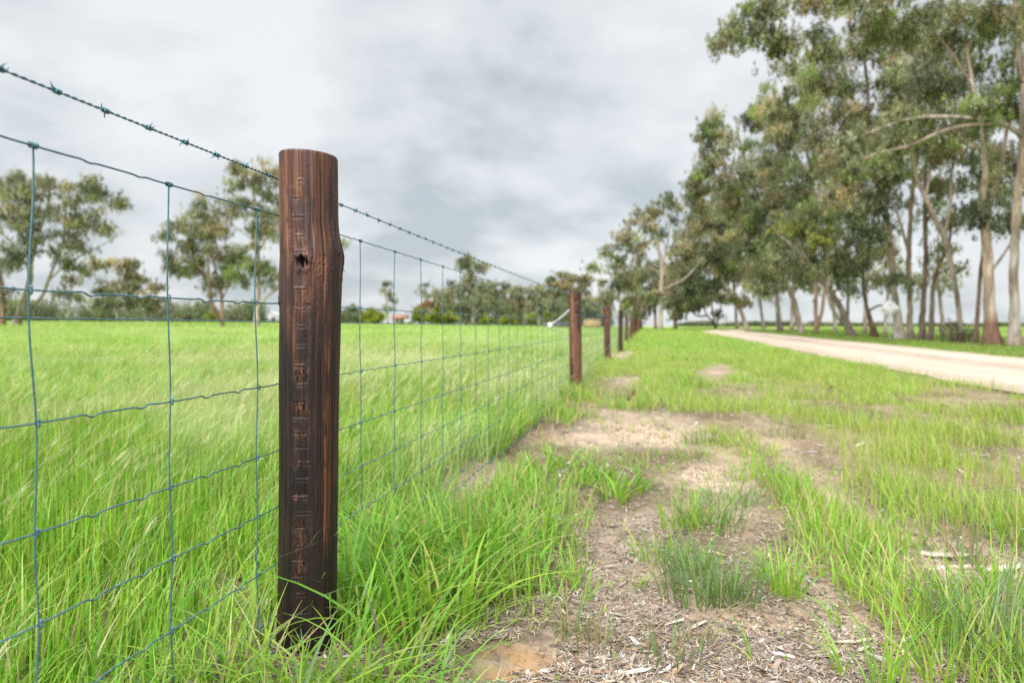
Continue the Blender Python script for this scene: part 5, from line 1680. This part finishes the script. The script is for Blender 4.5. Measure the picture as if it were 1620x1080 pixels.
def gable(name, label, cat, px, Y, w, d, h, rise, wall_m, roof_m, rz=0.0, over=.25, openings=(), ridge_x=True):
    x, y, z = place(px, Y)
    E = empty(name, (x, y, z), label=label, category=cat)
    E.rotation_euler = (0, 0, rz)
    g = Geo()
    t = .15
    for c, s in (((0, -d / 2, h / 2), (w, t, h)), ((0, d / 2, h / 2), (w, t, h)), ((-w / 2, 0, h / 2), (t, d + t, h)), ((w / 2, 0, h / 2), (t, d + t, h))):
        g.box(c, s)
    if ridge_x:   # triangular ends on the short sides
        for sx in (-1, 1):
            X = sx * (w / 2)
            g.add([[X - .07, -d / 2, h], [X - .07, d / 2, h], [X - .07, .02, h + rise], [X - .07, -.02, h + rise], [X + .07, -d / 2, h], [X + .07, d / 2, h], [X + .07, .02, h + rise], [X + .07, -.02, h + rise]],
                  [[0, 1, 2, 3], [7, 6, 5, 4]])
    else:
        for sy in (-1, 1):
            Yq = sy * (d / 2)
            g.add([[-w / 2, Yq - .07, h], [w / 2, Yq - .07, h], [.02, Yq - .07, h + rise], [-.02, Yq - .07, h + rise], [-w / 2, Yq + .07, h], [w / 2, Yq + .07, h], [.02, Yq + .07, h + rise], [-.02, Yq + .07, h + rise]],
                  [[0, 1, 2, 3], [7, 6, 5, 4]])
    link('wall', g.mesh('wall', smooth=False), wall_m, E)
    g = Geo()
    th = .10
    for s in (-1, 1):
        if ridge_x:
            a, b = np.array([0, 0, h + rise + .02]), np.array([0, s * (d / 2 + over), h - rise * over / (d / 2) + .02])
            e = np.array([w / 2 + over, 0, 0])
        else:
            a, b = np.array([0, 0, h + rise + .02]), np.array([s * (w / 2 + over), 0, h - rise * over / (w / 2) + .02])
            e = np.array([0, d / 2 + over, 0])
        q = [a - e, a + e, b + e, b - e]
        v = np.array(q + [p + [0, 0, th] for p in q])
        g.add(v, [[0, 1, 2, 3], [7, 6, 5, 4], [0, 4, 5, 1], [1, 5, 6, 2], [2, 6, 7, 3], [3, 7, 4, 0]])
    link('roof', g.mesh('roof', smooth=False), roof_m, E)
    for nm, ox, oz, ow, oh in openings:
        g = Geo()
        g.box((ox, -d / 2 - t / 2 - .02, oz), (ow, .06, oh))
        link(nm, g.mesh(nm, smooth=False), M_DARKW, E)
    return E


gable('cottage', 'small cottage with low red tiled roof behind the round shrubs', 'cottage', 633, 205, 3.2, 5.0, 1.7, .75, M_CREAM, M_ROOF, openings=[('window', -.4, .95, .8, .8), ('door', .8, .85, .8, 1.6)], over=.5)
gable('white_shed', 'white gabled shed at the back of the paddock, left of the big post', 'shed', 432, 190, 5.2, 6.0, 1.9, 1.0, M_SHED, M_SHED, ridge_x=False, openings=[('door', 1.1, .8, 1.0, 1.6)])
gable('low_shed', 'low dark open shed with grey roof just left of the biggest round shrub', 'shed', 566, 195, 4.4, 4.0, 1.25, .45, plain_mat('dark_board', (.14, .10, .10), .8), M_GREYR, openings=[('window', .4, .7, 1.4, .7)])
gable('garden_shed', 'tiny white shed just right of the red roofed cottage', 'shed', 646, 190, 1.4, 2.0, .8, .35, M_SHED, M_SHED, openings=[('door', .1, .38, .5, .7)])


def tan_shed():
    x, y, z = place(937, 140)
    E = empty('timber_shed', (x, y, z), label='small flat roofed tan timber shed right of the bracket post', category='shed')
    E.rotation_euler = (0, 0, .62)
    g = Geo()
    for k in range(12):
        for (cx, cy, sx, sy) in ((-1.1 + k * .2, -1.0, .19, .06), (-1.1 + k * .2, 1.0, .19, .06)):
            g.box((cx, cy, .82), (sx, sy, 1.64))
    for k in range(10):
        for sx in (-1, 1):
            g.box((sx * 1.2, -.9 + k * .2, .82), (.06, .19, 1.64))
    link('wall', g.mesh('wall', smooth=False), M_TAN, E)
    g = Geo()
    g.box((0, 0, 1.70), (2.7, 2.3, .1))
    link('roof', g.mesh('roof', smooth=False), plain_mat('tan_roof', (.48, .36, .24), .7), E)
    g = Geo()
    g.box((.3, -1.05, .72), (.8, .04, 1.44))
    link('door', g.mesh('door', smooth=False), plain_mat('tan_door', (.42, .28, .16), .8), E)


tan_shed()


def dark_fence():
    x0, x1 = P(858, 515, 150)[0], P(912, 515, 150)[0]
    z = float(ground((x0 + x1) / 2, 150))
    E = empty('panel_fence', ((x0 + x1) / 2, 150, z), label='low dark panel fence behind the white insulator at the back of the paddock', category='fence')
    n = 5
    w = (x1 - x0) / n
    for k in range(n):
        g = Geo()
        g.box((-(x1 - x0) / 2 + (k + .5) * w, 0, .5), (w - .1, .05, .95))
        for q in range(6):
            g.box((-(x1 - x0) / 2 + k * w + (q + .5) * w / 6, -.035, .5), (.05, .02, .93))
        link('panel', g.mesh('panel', smooth=False), plain_mat('dark_panel', (.13, .12, .15), .7), E)
    for k in range(n + 1):
        g = Geo()
        g.box((-(x1 - x0) / 2 + k * w, 0, .55), (.09, .09, 1.1))
        link('post', g.mesh('post', smooth=False), M_DARKW, E)


dark_fence()

# ------------------------------------------------------------------ ROAD SIGN seen from behind
def road_sign():
    Y = 30.5
    x = P(1408, 515, Y)[0]
    z = float(ground(x, Y))
    E = empty('road_sign', (x, Y, z), label='diamond road sign on a thin pole, its plain grey back towards us', category='road sign')
    g = Geo()
    g.tube(np.array([[0, 0, -.2], [0, 0, 1.0], [0, 0, 1.98]]), .032, 12)
    link('pole', g.mesh('pole'), M_GALV, E)
    c = P(1410, 488, Y)
    hz = c[2] - z
    a = .40
    r = .05
    g = Geo()
    pts = []
    for k in range(4):
        ang = k * PI / 2
        cen = np.array([math.cos(ang), math.sin(ang)]) * (a - r * 1.414)
        for q in np.linspace(-PI / 4, PI / 4, 5):
            pts.append(cen + r * np.array([math.cos(ang + q), math.sin(ang + q)]))
    pts = np.array(pts)
    n = len(pts)
    F3 = []
    V = []
    for yy in (-.046, -.040):
        V += [[p[0], yy, p[1] + hz] for p in pts]
        V += [[p[0] * .01, yy, p[1] * .01 + hz] for p in pts]
    for o in (0, 2 * n):
        for k in range(n):
            F3.append([o + k, o + (k + 1) % n, o + n + (k + 1) % n, o + n + k])
    for k in range(n):
        F3.append([k, 2 * n + k, 2 * n + (k + 1) % n, (k + 1) % n])
    V = np.array(V)
    V[:, 1] += .09
    g.add(V, F3)
    link('sign_plate', g.mesh('sign_plate', smooth=False), plain_mat('bare_aluminium', (.52, .53, .54), .7, 0), E)
    g = Geo()
    for dz in (-.16, .16):
        g.box((0, .02, hz + dz), (.12, .05, .04))
    link('clamp', g.mesh('clamp', smooth=False), M_GALV, E)
    E.rotation_euler = (0, 0, -.25)


road_sign()

# ------------------------------------------------------------------ SKY, SUN, CAMERA
SUN_EL, SUN_AZ = 40.0, 204.0     # degrees; azimuth measured from +y towards +x
w = bpy.data.worlds.new('World')
SC.world = w
w.use_nodes = True
nt = w.node_tree
nt.nodes.clear()
out = nt.nodes.new('ShaderNodeOutputWorld')
sky = nt.nodes.new('ShaderNodeTexSky')
sky.sky_type = 'NISHITA'
sky.sun_disc = False
sky.sun_elevation = math.radians(SUN_EL)
sky.sun_rotation = math.radians(SUN_AZ)
b1 = nt.nodes.new('ShaderNodeBackground')
b1.inputs['Strength'].default_value = .06
nt.links.new(sky.outputs[0], b1.inputs['Color'])
tc = nt.nodes.new('ShaderNodeTexCoord')
sep = nt.nodes.new('ShaderNodeSeparateXYZ')
nt.links.new(tc.outputs['Generated'], sep.inputs[0])


def math_node(op, a, b=None, c=None, clamp=False):
    n = nt.nodes.new('ShaderNodeMath')
    n.operation = op
    n.use_clamp = clamp
    for i, v in enumerate((a, b, c)):
        if v is None:
            continue
        if isinstance(v, (int, float)):
            n.inputs[i].default_value = v
        else:
            nt.links.new(v, n.inputs[i])
    return n.outputs[0]


zc = math_node('MAXIMUM', sep.outputs['Z'], 0.0)
den = math_node('ADD', zc, .34)
cx = math_node('DIVIDE', sep.outputs['X'], den)
cy = math_node('DIVIDE', sep.outputs['Y'], den)
comb = nt.nodes.new('ShaderNodeCombineXYZ')
nt.links.new(cx, comb.inputs[0])
nt.links.new(cy, comb.inputs[1])
comb.inputs[2].default_value = 3.4
n1 = nt.nodes.new('ShaderNodeTexNoise')
n1.inputs['Scale'].default_value = 1.25
n1.inputs['Detail'].default_value = 7
n1.inputs['Roughness'].default_value = .56
n1.inputs['Distortion'].default_value = .25
nt.links.new(comb.outputs[0], n1.inputs['Vector'])
n2 = nt.nodes.new('ShaderNodeTexNoise')
n2.inputs['Scale'].default_value = 3.0
n2.inputs['Detail'].default_value = 6
n2.inputs['Roughness'].default_value = .5
nt.links.new(comb.outputs[0], n2.inputs['Vector'])


def lobe(px, py, sx, sy, amp):
    """a broad darker or lighter cloud bank in one part of the sky"""
    d = P(px, py, 1.0) - np.array([0, 0, EYE])
    d = d / np.linalg.norm(d)
    v = nt.nodes.new('ShaderNodeVectorMath')
    v.operation = 'SUBTRACT'
    nt.links.new(tc.outputs['Generated'], v.inputs[0])
    v.inputs[1].default_value = d
    s = nt.nodes.new('ShaderNodeVectorMath')
    s.operation = 'MULTIPLY'
    nt.links.new(v.outputs[0], s.inputs[0])
    s.inputs[1].default_value = (FPX / sx, FPX / sx, FPX / sy)
    q = nt.nodes.new('ShaderNodeVectorMath')
    q.operation = 'DOT_PRODUCT'
    nt.links.new(s.outputs[0], q.inputs[0])
    nt.links.new(s.outputs[0], q.inputs[1])
    e = math_node('MULTIPLY', q.outputs['Value'], -1.0)
    e = math_node('EXPONENT', e)
    return math_node('MULTIPLY', e, amp)


# cloud brightness: 1 light, 0 dark
val = math_node('MULTIPLY_ADD', n1.outputs['Fac'], 2.3, -.70)
val = math_node('MULTIPLY_ADD', n2.outputs['Fac'], 1.75, math_node('ADD', val, -.87))
for a in [(800, 125, 340, 85, -.27), (960, 375, 240, 50, -.08), (700, 190, 220, 60, -.07), (220, 160, 160, 40, -.22), (330, 200, 160, 30, -.08), (60, 40, 200, 60, .05), (110, 190, 160, 40, -.08), (1040, 290, 110, 50, .12), (560, 40, 260, 40, .10), (620, 290, 200, 50, .06), (350, 300, 170, 60, .05), (1120, 60, 120, 60, .06), (600, 445, 300, 30, .03)]:
    val = math_node('ADD', val, lobe(*a))
cr = nt.nodes.new('ShaderNodeValToRGB')
el = cr.color_ramp.elements
el[0].position = .04
el[0].color = (.49, .54, .575, 1)
el[1].position = .72
el[1].color = (.81, .825, .845, 1)
e2 = el.new(.38)
e2.color = (.675, .71, .735, 1)
nt.links.new(val, cr.inputs['Fac'])
# a cloud layer is brighter overhead than near the horizon
mr = nt.nodes.new('ShaderNodeMapRange')
mr.interpolation_type = 'SMOOTHSTEP'
mr.inputs['From Min'].default_value = .42
mr.inputs['From Max'].default_value = .95
mr.inputs['To Min'].default_value = 1.0
mr.inputs['To Max'].default_value = 3.6
nt.links.new(sep.outputs['Z'], mr.inputs['Value'])
b2 = nt.nodes.new('ShaderNodeBackground')
nt.links.new(cr.outputs['Color'], b2.inputs['Color'])
CLOUD = .338
nt.links.new(math_node('MULTIPLY', mr.outputs['Result'], CLOUD), b2.inputs['Strength'])
mx = nt.nodes.new('ShaderNodeMixShader')
mx.inputs[0].default_value = .95
nt.links.new(b1.outputs[0], mx.inputs[1])
nt.links.new(b2.outputs[0], mx.inputs[2])
nt.links.new(mx.outputs[0], out.inputs[0])

sd = bpy.data.lights.new('sun', 'SUN')
sd.energy = 1.5
sd.angle = math.radians(22)
sd.color = (1.0, .96, .90)
so_ = bpy.data.objects.new('sun', sd)
COL.objects.link(so_)
az, elv = math.radians(SUN_AZ), math.radians(SUN_EL)
dirv = Vector((math.sin(az) * math.cos(elv), math.cos(az) * math.cos(elv), math.sin(elv)))
so_.rotation_euler = (-dirv).to_track_quat('-Z', 'Y').to_euler()

cam = bpy.data.cameras.new('camera')
cam.sensor_width = 36
cam.lens = FPX / 1620 * 36
cam.clip_start = .02
cam.clip_end = 6000
cam.dof.use_dof = True
cam.dof.focus_distance = 1.55
cam.dof.aperture_fstop = 3.5
co = bpy.data.objects.new('camera', cam)
COL.objects.link(co)
co.location = (0, 0, EYE)
co.rotation_euler = (PI / 2 - PITCH, 0, 0)
SC.camera = co

SC.render.engine = 'CYCLES'
SC.cycles.use_denoising = False
SC.cycles.max_bounces = 6
SC.cycles.diffuse_bounces = 3
SC.cycles.transmission_bounces = 3
SC.cycles.glossy_bounces = 2
SC.cycles.use_adaptive_sampling = False
SC.view_settings.view_transform = 'Standard'
SC.view_settings.look = 'None'
SC.view_settings.exposure = 1.70
SC.view_settings.gamma = 1.0

print('LEAVES', NLEAF)
